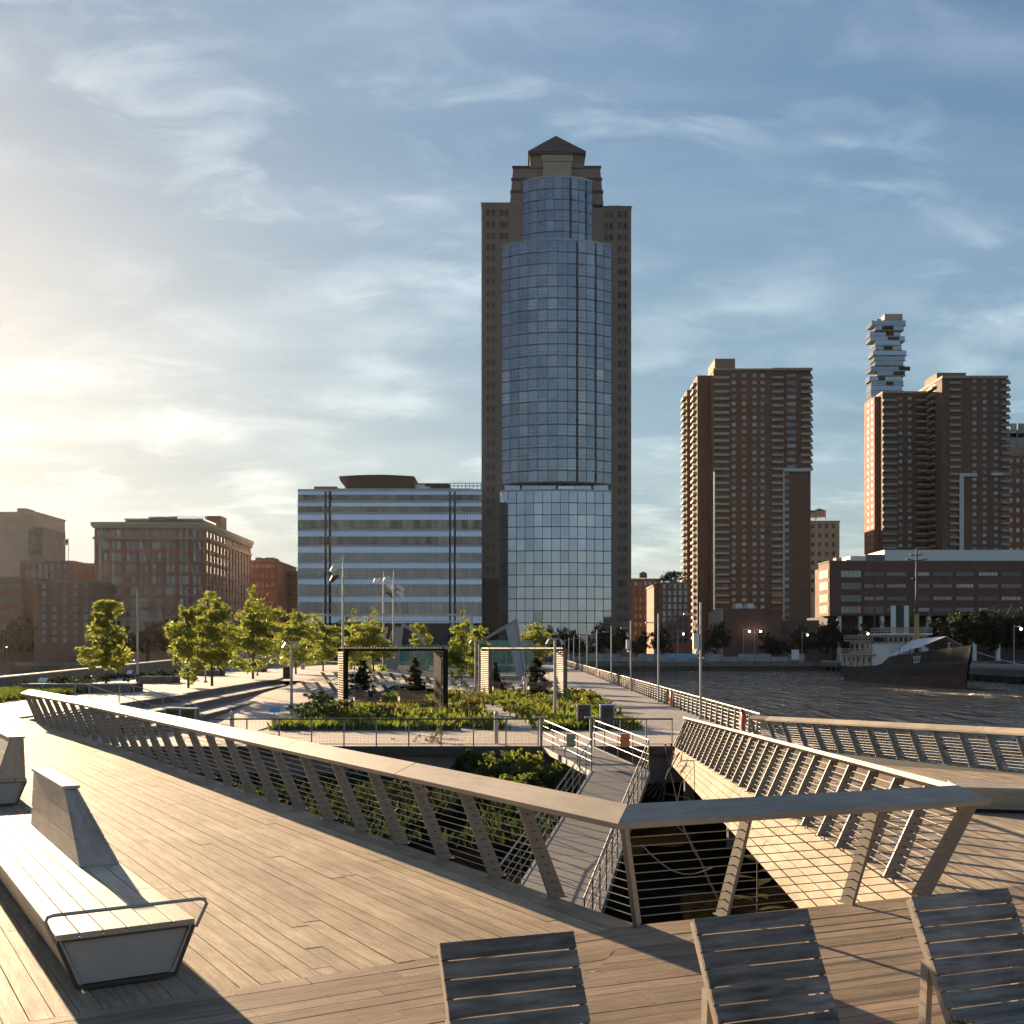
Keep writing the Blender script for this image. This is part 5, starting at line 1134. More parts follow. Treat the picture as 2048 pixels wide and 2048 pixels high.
for ri, y in enumerate((528, 606, 678, 748, 820, 888, 960, 1030, 1098, 1170)):
    for bi, x in enumerate(bays):
        for dx in ((-17, 17) if (bi + ri) % 5 else (-22, 0, 22)):
            wins(wh, wb if rc.random() < .25 else ww, [(xw(x + dx), WY - .02 - (.15 if ri > 7 else 0), zw(y) - .6)])
    for k in range(14):
        yy = WY + 3 + k * 4.4
        if ri < 9: wins(wh, ww, [(WX1 + .02 + (.15 if ri > 7 else 0), yy + dy, zw(y) - .6) for dy in (0,)], R(90))
    bbox(wh, 'sill_course', WX0 - .12, WX1 + .12, WY - .12 - (.15 if ri > 7 else 0), WYB, zw(y) - .98, zw(y) - .7, M['tanstone'])
for x in [WX0 + .6] + [xw((a + b) / 2) for a, b in zip(bays, bays[1:])] + [WX1 - .6]: bbox(wh, 'pilaster', x - .55, x + .55, WY - .3, WY - .01, zw(1040), zw(560), M['redbrick'])
for k in range(15): y = WY + .8 + k * 4.4; bbox(wh, 'pilaster', WX1 + .01, WX1 + .35, y - .5, y + .5, zw(1040), zw(560), M['redbrick'])
zr = zw(450)
for x0, x1, y, dy in ((718, 880, 405, 10), (885, 1055, 398, 8), (1062, 1215, 408, 9)):
    bbox(wh, 'penthouse', xw(x0), xw(x1), WY + dy, WY + dy + 14, zr, zw(y + 8), M['tanstone']); bbox(wh, 'penthouse_roof', xw(x0) - .4, xw(x1) + .4, WY + dy - .5, WY + dy + 15, zw(y + 7.9), zw(y), M['mullpale'])
    for k in range(3): x = xw(x0 + (x1 - x0) * (k + .5) / 3); bbox(wh, 'penthouse_window', x - 1.6, x + 1.6, WY + dy - .06, WY + dy - .01, zr + .5, zw(y + 14), M['windark'])
bbox(wh, 'rooftop_unit', xw(940), xw(1180), WY + 20, WY + 30, zr, zw(385), M['towerstone']); bbox(wh, 'brick_stack', -108.5, -103, WY + 38, WY + 46, zr, Z_(1033, 400), M['darkbrick'])
mb = MB()
for k in range(14): x = xw(938 + k * 18.6); mb.box(x - .06, x + .06, WY + 20, WY + 20.1, zw(390), zw(366))
for y in (366, 378): mb.box(xw(938), xw(1180), WY + 20, WY + 20.1, zw(y) - .06, zw(y) + .06)
tag(mb.build('roof_rail', M['white'], wh), kind='stuff')
# ---- simple masonry blocks
def block(name, label, cat, u0, u1, vt, Y, depth, m, rows=0, cols=0, ww_=1.1, wh_=1.7, vb=1290, glass=None, roof=True, group=None, margin=.08, fl=None):
    x0, x1 = X_(u0, Y), X_(u1, Y); zt = Z_(vt, Y); t = building(name, label, cat, (x0 + x1) / 2, Y, group)
    bbox(t, 'wall', x0, x1, Y, Y + depth, -1.5, zt, m)
    if roof: bbox(t, 'parapet', x0 - .3, x1 + .3, Y - .3, Y + depth + .3, zt + .01, zt + .7, M['tanstone'] if m in (M['cream'], M['tanstone']) else M['towerstone'])
    if rows:
        me_ = win_mesh(ww_, wh_, glass or M['winglass'], M['winframe'], 0, .12); zb0 = Z_(vb, Y); h = (zt - zb0) / rows
        wins(t, me_, [(x0 + (x1 - x0) * (margin + (1 - 2 * margin) * (c + .5) / cols), Y, zb0 + h * (r + .3)) for r in range(rows) for c in range(cols)])
    return t
t = block('apartment_building', 'hazy tan block with a square chimney at the sunny edge of the skyline', 'building', -40, 73, 1027, 470, 30, M['tanstone']); bbox(t, 'chimney', X_(26, 470), X_(45, 470), 474, 482, Z_(1027, 470), Z_(1014, 470), M['tanstone'])
bbox(t, 'lower_wing', X_(66, 470), X_(93, 470), 467, 490, -1.5, Z_(1056, 470), M['concdark']); wm3 = win_mesh(2.2, 2.2, M['blind'], M['winframe'], 0, .12); wins(t, wm3, [(X_(69 + k * 6.2, 470), 467, Z_(1072 + r * 9.5, 470)) for k in range(4) for r in range(5)])
block('brick_building', 'low brown brick building with rooftop trees under the flag', 'brick building', 40, 146, 1125, 420, 25, M['brownbrick'], 3, 7, 1.5, 1.8, 1180)
block('brick_building', 'dark plain brick building with five columns of small windows', 'brick building', 68, 192, 1166, 345, 30, M['darkbrick'], 8, 5, 1.2, 1.6, 1290, M['blind'])
block('brick_building', 'dark building cut by the sunny picture edge, low beside the small windows', 'brick building', -60, 47, 1158, 355, 25, M['darkbrick'], 5, 6, 3, 1, 1290)
block('brick_building', 'stepped brown building behind the warehouse roofline at its sunny side', 'brick building', 146, 190, 1130, 440, 20, M['brownbrick'], 4, 4, 1.5, 1.8, 1210)
t = block('apartment_building', 'brown brick building just past the sunlit warehouse wall', 'building', 496, 554, 1124, 450, 40, M['darkbrick'], 9, 5, 1.3, 1.8, 1290)
for a, b in ((505, 517), (524, 543)): bbox(t, 'rooftop_unit', X_(a, 450), X_(b, 450), 455, 465, Z_(1124, 450) + .7, Z_(1118, 450) + 1, M['towerstone'])
block('apartment_building', 'narrow brown building touching the banded office block', 'building', 554, 596, 1145, 470, 40, M['brownbrick'], 8, 4, 1.3, 1.8, 1290)
fp = thing('flagpole', 'flagpole with a flag flying over the low brown rooftops', 'flagpole', Q(138, 1120, 425)); zf0, zf1 = Z_(1122, 425), Z_(1077, 425); x = X_(137, 425)
mb = MB(); mb.tube([(x, 425, zf0 - 5), (x, 425, zf1)], .12, 6); mb.build('pole', M['white'], fp)
M['flagred'] = mat('flag_red', (.4, .03, .04), .8); M['flagblue'] = mat('flag_blue', (.03, .04, .16), .8)
mb = MB()
for i in range(7): mb.solid([(x + .1, 425 + .0, zf1 - 2.2 + i * .3), (x - 2.3, 425.3, zf1 - 3.0 + i * .3), (x - 2.3, 425.34, zf1 - 3.0 + i * .3), (x + .1, 425.04, zf1 - 2.2 + i * .3)], [(x + .1, 425, zf1 - 1.9 + i * .3 - .005), (x - 2.3, 425.3, zf1 - 2.7 + i * .3 - .005), (x - 2.3, 425.34, zf1 - 2.7 + i * .3 - .005), (x + .1, 425.04, zf1 - 1.9 + i * .3 - .005)], i % 2)
mb.solid([(x + .1, 424.96, zf1 - 1.3), (x - 1.0, 425.1, zf1 - 1.65), (x - 1.0, 425.4, zf1 - 1.65), (x + .1, 425.06, zf1 - 1.3)], [(x + .1, 424.96, zf1 - .1), (x - 1.0, 425.1, zf1 - .45), (x - 1.0, 425.4, zf1 - .45), (x + .1, 425.06, zf1 - .1)], 2)
mb.build('flag', [M['flagred'], M['white'], M['flagblue']], fp)
# ---- right of the tower
def tank(label, u, v0, v1_, Y, r, m=None):
    t = thing('water_tank', label, 'water tank', Q(u, v1_, Y), 0, 'rooftop water tanks'); h = Z_(v0, Y) - Z_(v1_, Y)
    for a, b in ((-1, -1), (1, -1), (1, 1), (-1, 1)): mb = MB(); mb.tube([(a * r * .7, b * r * .7, -.6), (a * r * .7, b * r * .7, h * .28)], .18, 5); mb.build('leg', M['darksteel'], t, False)
    mb = MB(); mb.lathe((0, 0, 0), [(r, h * .27), (r * .97, h * .76)], 12); mb.build('barrel', m or M['bark'], t, False); mb = MB(); mb.lathe((0, 0, 0), [(r * 1.06, h * .762), (r * .5, h * .9), (.1, h)], 12); mb.build('cone_roof', M['towerdark'], t, False)
block('brick_building', 'distant brown building under a small water tank beside the tower', 'brick building', 1262, 1320, 1160, 520, 30, M['brownbrick'], 8, 5, 1.3, 1.8, 1290); tank('small dark water tank beside the tall tower', 1286, 1143, 1160, 524, 1.9)
t = block('brick_building', 'orange tinted brick building with a green rooftop garden left of the apartment slab', 'brick building', 1318, 1382, 1168, 440, 40, M['redbrick'], 9, 5, 1.4, 2, 1290); put('roof_garden', leaf_cloud('roof_garden', [((X_(1352, 440) - t.location.x, 10, Z_(1160, 440) + 1.5 - t.location.z), (6.3, 6, 2.2), 1)], 900, .5, M['leafdark'], 77), t)
block('apartment_building', 'pale cream loft building carrying two water tanks between the brown towers', 'building', 1613, 1679, 1044, 640, 30, M['cream'], 8, 4, 1.6, 2.4, 1190, M['windark']); tank('right pale water tank on the cream loft building', 1638, 1017, 1040, 645, 4.0, M['cream']); tank('left pale water tank half hidden behind the brown apartment slab', 1622, 1020, 1040, 646, 3.6, M['cream'])
v5 = lambda y: 600 + y * .3665; u5 = lambda x: 1340 + x * .3665
M['aptwin'] = mat('pale_apartment_window', (.28, .28, .27), .4, spec=.5, rnd=.55)
aw = win_mesh(2.0, 1.7, M['aptwin'], M['winframe'], 1, .1); aw2 = win_mesh(2.0, 1.7, M['winglass'], M['winframe'], 1, .1); awide = win_mesh(4.4, 1.7, M['winglass'], M['winframe'], 3, .1)
def balc_mesh(w, d=1.5):
    mb = MB(); mb.box(-w / 2, w / 2, -d, 0, -.12, .08); mb.box(-w / 2, w / 2, -d - .1, -d, -.12, 1.15); mb.box(-w / 2 - .1, -w / 2, -d, 0, -.12, 1.15); mb.box(w / 2, w / 2 + .1, -d, 0, -.12, 1.15); mb.box(-w / 2, w / 2, -.06, -.01, .1, 2.6, 1); return mb.mesh('balcony', [M['aptconc'], M['windark']])
AY = 560.0; PIT = 38.3 * .3665 * AY / F
ap_ = building('apartment_tower', 'dark brown brick apartment slab with balconies and lit left side, next to the pale loft', 'apartment tower', X_(1525, AY), AY)
bbox(ap_, 'wall', X_(1427, AY), X_(1566, AY), AY, AY + 60, -1.5, Z_(739, AY), M['aptbrick']); bbox(ap_, 'wall', X_(1566, AY) + .01, X_(1622, AY), AY + .6, AY + 40, -1.5, Z_(739, AY), M['aptbrick']); bbox(ap_, 'roof_parapet', X_(1426, AY), X_(1543, AY), AY - .8, AY + 30, Z_(741, AY), Z_(737.5, AY), M['aptconc']); bbox(ap_, 'roof_parapet', X_(1543.1, AY), X_(1624, AY), AY - 1.2, AY + 30, Z_(741, AY), Z_(736.5, AY), M['aptconc'])
bbox(ap_, 'elevator_house', X_(1434, AY), X_(1475, AY), AY + 6, AY + 26, Z_(739, AY), Z_(711, AY), M['towerstone'])
bbox(ap_, 'side_wing', X_(1426, AY) - 6.3, X_(1426, AY) + .2, AY + 9, AY + 25, -1.5, Z_(742, AY), M['aptbrick']); bbox(ap_, 'side_wing', X_(1426, AY) - 6.6, X_(1426, AY) + .2, AY + 41, AY + 55, -1.5, Z_(742, AY), M['aptbrick'])
b1m, b2m, b3m, b4m = balc_mesh(7.3), balc_mesh(5.6), balc_mesh(4.6), balc_mesh(9)
for k in range(38):
    z = Z_(v5(418 + 38.3 * k), AY) - .3
    for x in (348, 404, 461, 505): wins(ap_, aw if rc.random() < .7 else aw2, [(X_(u5(x), AY), AY, z)])
    put('balcony', b1m, ap_, V(X_(u5(280), AY), AY, z - .9) - ap_.location); put('balcony', b2m, ap_, V(X_(u5(584), AY), AY, z - .9) - ap_.location)
    if k < 14: wins(ap_, awide, [(X_(u5(664), AY), AY + .6, z)]); put('balcony', b2m, ap_, V(X_(u5(746), AY), AY + .6, z - .9) - ap_.location)
    else:
        wins(ap_, aw, [(X_(u5(640), AY), AY + .6, z)]); put('balcony', b3m, ap_, V(X_(u5(775), AY) - 3.0, AY + 4, z - .9) - ap_.location, R(90))
    put('balcony', b4m, ap_, V(X_(1426, AY) - 6.3, AY + 17, z - .9) - ap_.location, R(-90)); put('balcony', b4m, ap_, V(X_(1426, AY) - 6.6, AY + 48, z - .9) - ap_.location, R(-90))
    
bbox(ap_, 'white_band', X_(u5(615), AY), X_(u5(766), AY), AY - 1.2, AY + .58, Z_(v5(937), AY), Z_(v5(920), AY), M['mullpale']); bbox(ap_, 'white_strip', X_(u5(615), AY), X_(u5(624), AY), AY - .8, AY - .01, -1.5, Z_(v5(938), AY), M['mullpale']); bbox(ap_, 'white_strip', X_(u5(241), AY) - .4, X_(u5(243), AY), AY - 1.7, AY - .02, -1.5, Z_(v5(940), AY), M['mullpale'])
QY = 620.0
bt = building('apartment_tower', 'wide brown apartment tower pair with flank coloured sunlit orange, behind the brick school', 'apartment tower', X_(1860, QY), QY)
bbox(bt, 'wall', X_(1765, QY), X_(1884, QY), QY, QY + 24, -1.5, Z_(784, QY), M['aptbrick']); bbox(bt, 'roof_parapet', X_(1764, QY), X_(1884, QY), QY - .8, QY + 24, Z_(787, QY), Z_(783, QY), M['aptconc']); bbox(bt, 'side_wing', X_(1765, QY) - 2.5, X_(1765, QY) - .01, QY + 6, QY + 24, -1.5, Z_(788, QY), M['redbrick'])  # redder brick puts the low sun's orange into the side wing's colour
WY2 = 600.0
bbox(bt, 'wall', X_(1884, WY2), X_(2013, WY2), WY2, WY2 + 40, -1.5, Z_(755, WY2), M['aptbrick']); bbox(bt, 'roof_parapet', X_(1883, WY2), X_(2015, WY2), WY2 - 1, WY2 + 40, Z_(757, WY2), Z_(752, WY2), M['aptconc']); bbox(bt, 'elevator_house', X_(1885, WY2), X_(1944, WY2), WY2 + 8, WY2 + 26, Z_(755, WY2), Z_(738, WY2), M['towerstone'])
pq = 38.3 * .3665
for k in range(24):
    v = v5(545) + pq * k; z = Z_(v, QY)
    for x in (1258, 1308, 1430, 1462): wins(bt, aw if rc.random() < .6 else aw2, [(X_(u5(x), QY), QY, z)])
    for x in (1197, 1378): put('balcony', b1m, bt, V(X_(u5(x), QY), QY, z - .9) - bt.location)
    wins(bt, aw, [(X_(1765, QY) - 2.5, QY + 10 + j * 7, z) for j in range(2)], R(-90))
for k in range(27):
    v = v5(450) + pq * k; z = Z_(v, WY2)
    for x in (1661, 1717, 1778): wins(bt, aw if rc.random() < .7 else aw2, [(X_(u5(x), WY2), WY2, z)])
    put('balcony', b2m, bt, V(X_(u5(1552), WY2), WY2, z - .9) - bt.location); put('balcony', b3m, bt, V(X_(u5(1828), WY2), WY2, z - .9) - bt.location); put('balcony', b4m, bt, V(X_(1884, WY2), WY2 + 14, z - .9) - bt.location, R(-90))
for a, b, c, d in ((1575, 1670, 965, 948), (1745, 1810, 960, 945)): bbox(bt, 'white_band', X_(u5(a), WY2), X_(u5(b), WY2), WY2 - 1.8, WY2 - .01, Z_(v5(c), WY2), Z_(v5(d), WY2), M['mullpale'])
bbox(bt, 'white_strip', X_(u5(1573), WY2), X_(u5(1597), WY2), WY2 - 1.75, WY2 - .02, -1.5, Z_(v5(964), WY2), M['mullpale'])
# stacked glass tower far behind
JY = 950.0; M['jglass'] = glassy('stacked_glass', (.19, .24, .31), .8, .08, .25)
jt = building('stacked_tower', 'slender glass tower of shifted stacked boxes rising behind the brown towers', 'skyscraper', X_(1770, JY), JY)
z = Z_(1120, JY); zt = Z_(645, JY); k = 0
while z < zt:
    h = 4.2; f = (z - Z_(1120, JY)) / (zt - Z_(1120, JY)); j = 3.5 if f > .55 else 1.2; a, b = X_(1746, JY) + rc.uniform(-j, j), X_(1805, JY) + rc.uniform(-j, j * .8); dy = rc.uniform(-3, 1)
    if f < .75: a = X_(1744, JY) - rc.uniform(0, 2.2)
    bbox(jt, 'storey', a, b, JY + dy, JY + 12, z + .35, z + h - .01, M['jglass']); bbox(jt, 'floor_slab', a - .5, b + .5, JY + dy - .6, JY + 12, z, z + .34, M['aptconc'])
    for q in range(3):
        if rc.random() < .35: x = rc.uniform(a, b - 4); bbox(jt, 'loggia', x, x + rc.uniform(4, 10), JY + dy - .05, JY + dy + 1, z + .36, z + h - .5, M['voidm'])
    z += h; k += 1
bbox(jt, 'roof_box', X_(1770, JY), X_(1806, JY), JY + 1, JY + 11, zt, Z_(627, JY), M['conc']); bbox(jt, 'roof_box', X_(1755, JY), X_(1765, JY), JY + 3, JY + 12, zt, Z_(636, JY), M['conc'])
block('brick_building', 'reddish stepped brick building at the very edge, behind the brown towers', 'brick building', 2006, 2120, 912, 680, 30, M['darkbrick'], 10, 7, 2, 2.6, 1110); block('brick_building', 'grey brown upper tower rising over the reddish edge building', 'brick building', 2010, 2120, 862, 720, 30, M['towerstone'], 2, 6, 4, 9, 900)
# ---- the brick school on columns, with the white hall roof
SY = 392.0; xs = lambda x: X_(u5(x), SY); zs = lambda y: Z_(v5(y), SY)
sc_ = building('school_building', 'long low brick building on white columns with window strips and white roof hall', 'school', xs(1400), SY)
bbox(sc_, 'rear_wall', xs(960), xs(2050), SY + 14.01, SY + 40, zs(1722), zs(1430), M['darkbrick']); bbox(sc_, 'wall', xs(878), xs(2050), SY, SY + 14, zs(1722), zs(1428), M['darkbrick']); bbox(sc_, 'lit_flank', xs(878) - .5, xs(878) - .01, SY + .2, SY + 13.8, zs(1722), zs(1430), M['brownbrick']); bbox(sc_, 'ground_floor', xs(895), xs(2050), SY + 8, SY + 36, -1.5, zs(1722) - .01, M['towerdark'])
bbox(sc_, 'coping', xs(878) - .7, xs(2050), SY - .2, SY + 14.2, zs(1428) + .01, zs(1422), M['towerstone'])
bbox(sc_, 'white_hall', xs(1232), xs(2050), SY + 12, SY + 38, zs(1422) + .01, zs(1347), M['white']); bbox(sc_, 'roof_unit', xs(1030), xs(1118), SY + 10, SY + 20, zs(1422), zs(1384), M['white']); bbox(sc_, 'roof_unit', xs(1120), xs(1228), SY + 11, SY + 24, zs(1422), zs(1374), M['concdark']); bbox(sc_, 'roof_unit', xs(970), xs(1003), SY + 14, SY + 18, zs(1422), zs(1388), M['conc'])
for x in (930, 1045, 1165, 1300, 1420, 1545, 1670, 1800): mb = MB(); mb.box(xs(x) - .6, xs(x) + .6, SY + 1, SY + 2.5, -1.5, zs(1723)); mb.build('column', M['white'], sc_)
for ri, y in enumerate((1497, 1562, 1630, 1692)):
    for ci, (a, b) in enumerate(((932, 1042), (1060, 1166), (1183, 1288), (1330, 1414), (1435, 1538), (1562, 1656), (1684, 1788), (1808, 1914), (1935, 2040))):
        h = (2.2 if ci == 0 or ri == 3 and ci == 1 else 1.15); w = xs(b) - xs(a); zc = zs(y - 2); mb = MB(); mb.box(-w / 2, w / 2, -.12, .05, -h / 2, h / 2, 0)
        mb.box(-w / 2 - .1, w / 2 + .1, -.3, .05, -h / 2 - .25, -h / 2 - .01, 1)
        for q in range(6): x = -w / 2 + w * q / 5; mb.box(x - .06, x + .06, -.2, -.121, -h / 2, h / 2, 1)
        put('window_strip', mb.mesh('window_strip', [M['blind'] if (ri + ci) % 3 else M['winglass'], M['winframe']]), sc_, V((xs(a) + xs(b)) / 2, SY, zc) - sc_.location)
    mb = MB(); mb.box(-5.5, 5.5, -.12, .05, -1.4, 1.4, 0); [mb.box(x - .06, x + .06, -.2, -.121, -1.4, 1.4, 1) for x in (-5.4, -3.6, -1.8, 0, 1.8, 3.6, 5.4)]; put('window_strip', mb.mesh('window_strip', [M['blind'], M['winframe']]), sc_, V(xs(878) - .5, SY + 7, zs(y - 6)) - sc_.location, R(-90))
# small dark brick box on the shore
KY = 372.0; kb = building('brick_hall', 'low windowless dark brick hall with cream flank at the waterfront', 'building', X_(1500, KY), KY)
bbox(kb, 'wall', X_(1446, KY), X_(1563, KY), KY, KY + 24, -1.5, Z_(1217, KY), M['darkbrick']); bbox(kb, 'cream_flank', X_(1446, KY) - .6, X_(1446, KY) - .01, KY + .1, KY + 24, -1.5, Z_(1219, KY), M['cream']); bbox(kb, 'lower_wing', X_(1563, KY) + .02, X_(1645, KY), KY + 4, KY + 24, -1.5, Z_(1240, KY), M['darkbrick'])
for a, b in ((1482, 1494), (1505, 1518)): bbox(kb, 'roof_unit', X_(a, KY), X_(b, KY), KY + 8, KY + 14, Z_(1217, KY), Z_(1211, KY) + 1.0, M['white'])
# ================================================================== far shore, ship, trees
M['timber'] = mat('wet_timber', (.085, .07, .055), .8, var=.3, vscale=2); M['rust'] = mat('rusty_hull', (.14, .065, .04), .75, var=.45, vscale=.5, col2=(.06, .035, .028)); M['hullblack'] = mat('black_hull', (.035, .034, .034), .5, var=.35, vscale=.7)
M['shipwhite'] = mat('stained_white', (.50, .47, .42), .6, var=.22, vscale=.6, col2=(.33, .22, .14)); M['mastbuff'] = mat('buff_paint', (.42, .25, .09), .55); M['hullgrey'] = mat('dark_grey_hull', (.075, .068, .062), .6, var=.3, vscale=.8)
sw = thing('seawall', None, None, (0, 340, ZW)); tag(sw, kind='structure')
for k in range(60):
    x = -150 + k * 5.0
    if x > 95: break
    mb = MB(); mb.box(x + .04, x + 4.96, 339.4, 340.55, -2.6, -1.45); mb.build('cap_block', M['concdark'], sw)
mb = MB(); mb.box(-400, 400, 339.9, 340.58, -6, -2.61); mb.build('wall', M['timber'], sw)
for k in range(49):
    x = -150 + k * 5.0; mb = MB(); mb.lathe((x, 339.6, ZW - 1), [(.28, 0), (.28, ZW * 0 + 2.19)], 8); mb.build('pile', M['timber'], sw)
hf = thing('hoarding', 'long pale mesh hoarding fence on the seawall across the water', 'fence', (60, 343, -1.5)); M['banner'] = mat('printed_banner', (.36, .36, .36), .7, var=.5, vscale=.25, col2=(.20, .19, .18)); M['blueban'] = mat('blue_banner', (.16, .36, .55), .6, var=.3, vscale=.4)
k = 0; x = X_(1108, 343)
while x < X_(1600, 343):
    u = CX + x * F / 343
    if not 1327 < u < 1398: mb = MB(); mb.box(x + .05, x + 5.0, 343, 343.1, -1.2, .25 + .9 * (k % 3 != 1)); mb.build('fence_panel', M['banner'], hf)
    mb = MB(); mb.box(x - .05, x + .05, 342.9, 343, -1.5, 1.3); mb.build('fence_post', M['darksteel'], hf); x += 5.1; k += 1
tb = thing('banner', 'blue banner hung on the hoarding fence between two promenade lamps', 'banner', (X_(1362, 342.8), 342.8, -1.5)); mb = MB(); mb.box(X_(1328, 342.8), X_(1396, 342.8), 342.7, 342.85, .0, 1.2); mb.build('printed_sheet', M['blueban'], tb); mb = MB(); mb.box(X_(1330, 342.8), X_(1396, 342.8), 342.71, 342.86, -1.3, -.02); mb.build('pale_strip', M['banner'], tb)
ws = thing('notice_board', 'white notice board at the end of the hoarding near the brick hall', 'sign', (X_(1590, 342), 342, -1.5)); mb = MB(); mb.box(X_(1583, 342), X_(1598, 342), 341.9, 342, -.6, 2.4); mb.build('board', M['white'], ws); [MB().box(x - .08, x + .08, 342, 342.15, -1.5, 2.4).build('post', M['darksteel'], ws) for x in (X_(1585, 342), X_(1596, 342))]
# Pier on the right that the ship lies at
np_ = thing('side_pier', 'low concrete pier on piles behind the moored ship at the right', 'pier', (100, 200, ZW))
mb = MB(); mb.box(93, 130, 190, 339, -2.5, -1.3); mb.build('pier_deck', M['concdark'], np_)
for k in range(28): y = 191 + k * 5.3; mb = MB(); mb.lathe((93.4, y, ZW - 1), [(.35, 0), (.35, 2.29)], 8); mb.build('pile', M['timber'], np_)
for k in range(10): x = 95 + k * 3.5; mb = MB(); mb.lathe((x, 190.4, ZW - 1), [(.35, 0), (.35, 2.29)], 8); mb.build('pile', M['timber'], np_)
mb = MB(); mb.box(92.9, 93.2, 189.9, 339, -1.29, -.75); mb.box(93.2, 130, 189.9, 190.2, -1.29, -.75); mb.build('kerb_beam', M['conc'], np_)
# ---- ship
shp = thing('steam_ship', 'old dark hulled steamship with white wheelhouse moored at the side pier', 'ship', (72, 212, ZW))
SS = [0, .05, .15, .3, .5, .56, .62, .7, .85, .95, 1.0]; DB = [2.4, 3.7, 4.6, 4.9, 4.9, 4.9, 4.85, 4.6, 3.5, 1.7, .15]; WB = [.7, 2.4, 4.1, 4.7, 4.8, 4.7, 4.5, 4.1, 2.5, .9, .1]
DZ = [3.1, 3.0, 2.9, 2.9, 3.3, 3.7, 5.0, 5.3, 6.0, 6.6, 7.0]; OV = [-2.0, -1.2, 0, 0, 0, 0, 0, 0, .6, 1.5, 2.6]
def sc(s): return 72.6 + 2 * s, 240 - 55 * s
lv = [(-1.0, .9), (1.3, 0), (1.32, 0), (2.1, 0), (None, 0)]
fr_ = [0, .36, .362, .6, 1.0]
def sec(i, f):
    cx, cy = sc(SS[i]); z = DZ[i] * f; hb_ = WB[i] + (DB[i] - WB[i]) * max(f, 0) ** .8; return cx, cy - OV[i] * f, ZW + z, hb_
def hull_strip(f0, f1, m, name, zoff=0.0, out_=0.0):
    mb = MB()
    for i in range(len(SS) - 1):
        for sgn in (-1, 1):
            a, b, c, d = sec(i, f0), sec(i + 1, f0), sec(i + 1, f1), sec(i, f1); q = [(p[0] + sgn * (p[3] + out_), p[1], p[2]) for p in (a, b, c, d)]; mb.face(q if sgn < 0 else q[::-1])
    for i in (0,):
        a, d = sec(i, f0), sec(i, f1); mb.face([(a[0] + a[3], a[1], a[2]), (a[0] - a[3], a[1], a[2]), (d[0] - d[3], d[1], d[2]), (d[0] + d[3], d[1], d[2])])
    return mb.build(name, m, shp)
hull_strip(-.25, .30, M['rust'], 'lower_hull'); hull_strip(.30, 1.0, M['hullblack'], 'upper_hull'); hull_strip(.58, .66, M['hullgrey'], 'rubbing_strake', out_=.12)
mb = MB()
for i in range(len(SS) - 1):
    a, b = sec(i, .97), sec(i + 1, .97); mb.face([(a[0] - a[3], a[1], a[2]), (b[0] - b[3], b[1], b[2]), (b[0] + b[3], b[1], b[2]), (a[0] + a[3], a[1], a[2])])
mb.build('main_deck', M['timber'], shp)
def sbox(name, s0, s1, hb0, hb1, z0, z1, m):
    (xa, ya), (xb2, yb2) = sc(s0), sc(s1); q = [(xa - hb0, ya), (xb2 - hb1, yb2), (xb2 + hb1, yb2), (xa + hb0, ya)]; mb = MB(); mb.prism(q, ZW + z0, ZW + z1); return mb.build(name, m, shp)
sbox('deck_house', .06, .44, 3.4, 4.3, 2.8, 5.2, M['shipwhite']); sbox('boat_deck', .03, .47, 3.6, 4.9, 5.21, 5.45, M['shipwhite']); sbox('upper_house', .10, .36, 2.4, 3.0, 5.46, 8.0, M['shipwhite']); sbox('house_roof', .07, .38, 3.0, 3.6, 8.01, 8.2, M['shipwhite'])
sbox('bridge_front', .44, .565, 4.4, 3.6, 3.2, 7.3, M['white']); sbox('wheelhouse', .45, .56, 4.3, 3.7, 7.31, 9.0, M['shipwhite']); sbox('wheelhouse_roof', .44, .572, 4.7, 4.2, 9.01, 9.35, M['white'])
x, y = sc(.5602)
for k in range(8): mb = MB(); xx = x - 3.3 + k * .94; mb.box(xx - .3, xx + .3, y - .07, y - .0, ZW + 7.75, ZW + 8.65); mb.build('wheelhouse_window', M['windark'], shp)
for k in range(5):
    s = .46 + k * .021; xx, yy = sc(s); mb = MB(); mb.box(xx - 4.45, xx - 4.2 + .4, yy - .4, yy + .4, ZW + 7.75, ZW + 8.65); mb.build('side_window', M['windark'], shp)
for s in (.10, .16, .22, .28, .34, .40): xx, yy = sc(s); hb_ = 3.4 + .9 * (s - .06) / .38; mb = MB(); mb.box(xx - hb_ - .06, xx - hb_ + .1, yy - .35, yy + .35, ZW + 3.9, ZW + 4.7); mb.build('porthole', M['windark'], shp)
for s in (.14, .2, .26, .32): xx, yy = sc(s); mb = MB(); mb.box(xx - 2.95, xx - 2.4, yy - .4, yy + .4, ZW + 6.0, ZW + 7.5); mb.build('house_door', M['rust'], shp)
def srail(s0, s1, h0, h1, z, n):
    mb = MB(); pts = []
    for i in range(n + 1):
        t = i / n; xx, yy = sc(s0 + (s1 - s0) * t); hb_ = h0 + (h1 - h0) * t
        for sg in (-1, 1): mb.tube([(xx + sg * hb_, yy, ZW + z), (xx + sg * hb_, yy, ZW + z + 1.05)], .05, 4)
    for zz_ in (.4, .75, 1.05):
        for sg in (-1, 1): (xa, ya), (xc, yc) = sc(s0), sc(s1); mb.tube([(xa + sg * h0, ya, ZW + z + zz_), (xc + sg * h1, yc, ZW + z + zz_)], .045, 4)
        for s_, h_ in ((s0, h0), (s1, h1)): xa, ya = sc(s_); mb.tube([(xa - h_, ya, ZW + z + zz_), (xa + h_, ya, ZW + z + zz_)], .045, 4)
    mb.build('deck_rail', M['shipwhite'], shp)
srail(.03, .45, 3.6, 4.8, 5.45, 12); srail(.07, .38, 3.0, 3.6, 8.2, 9); srail(.44, .57, 4.6, 4.1, 9.35, 5)
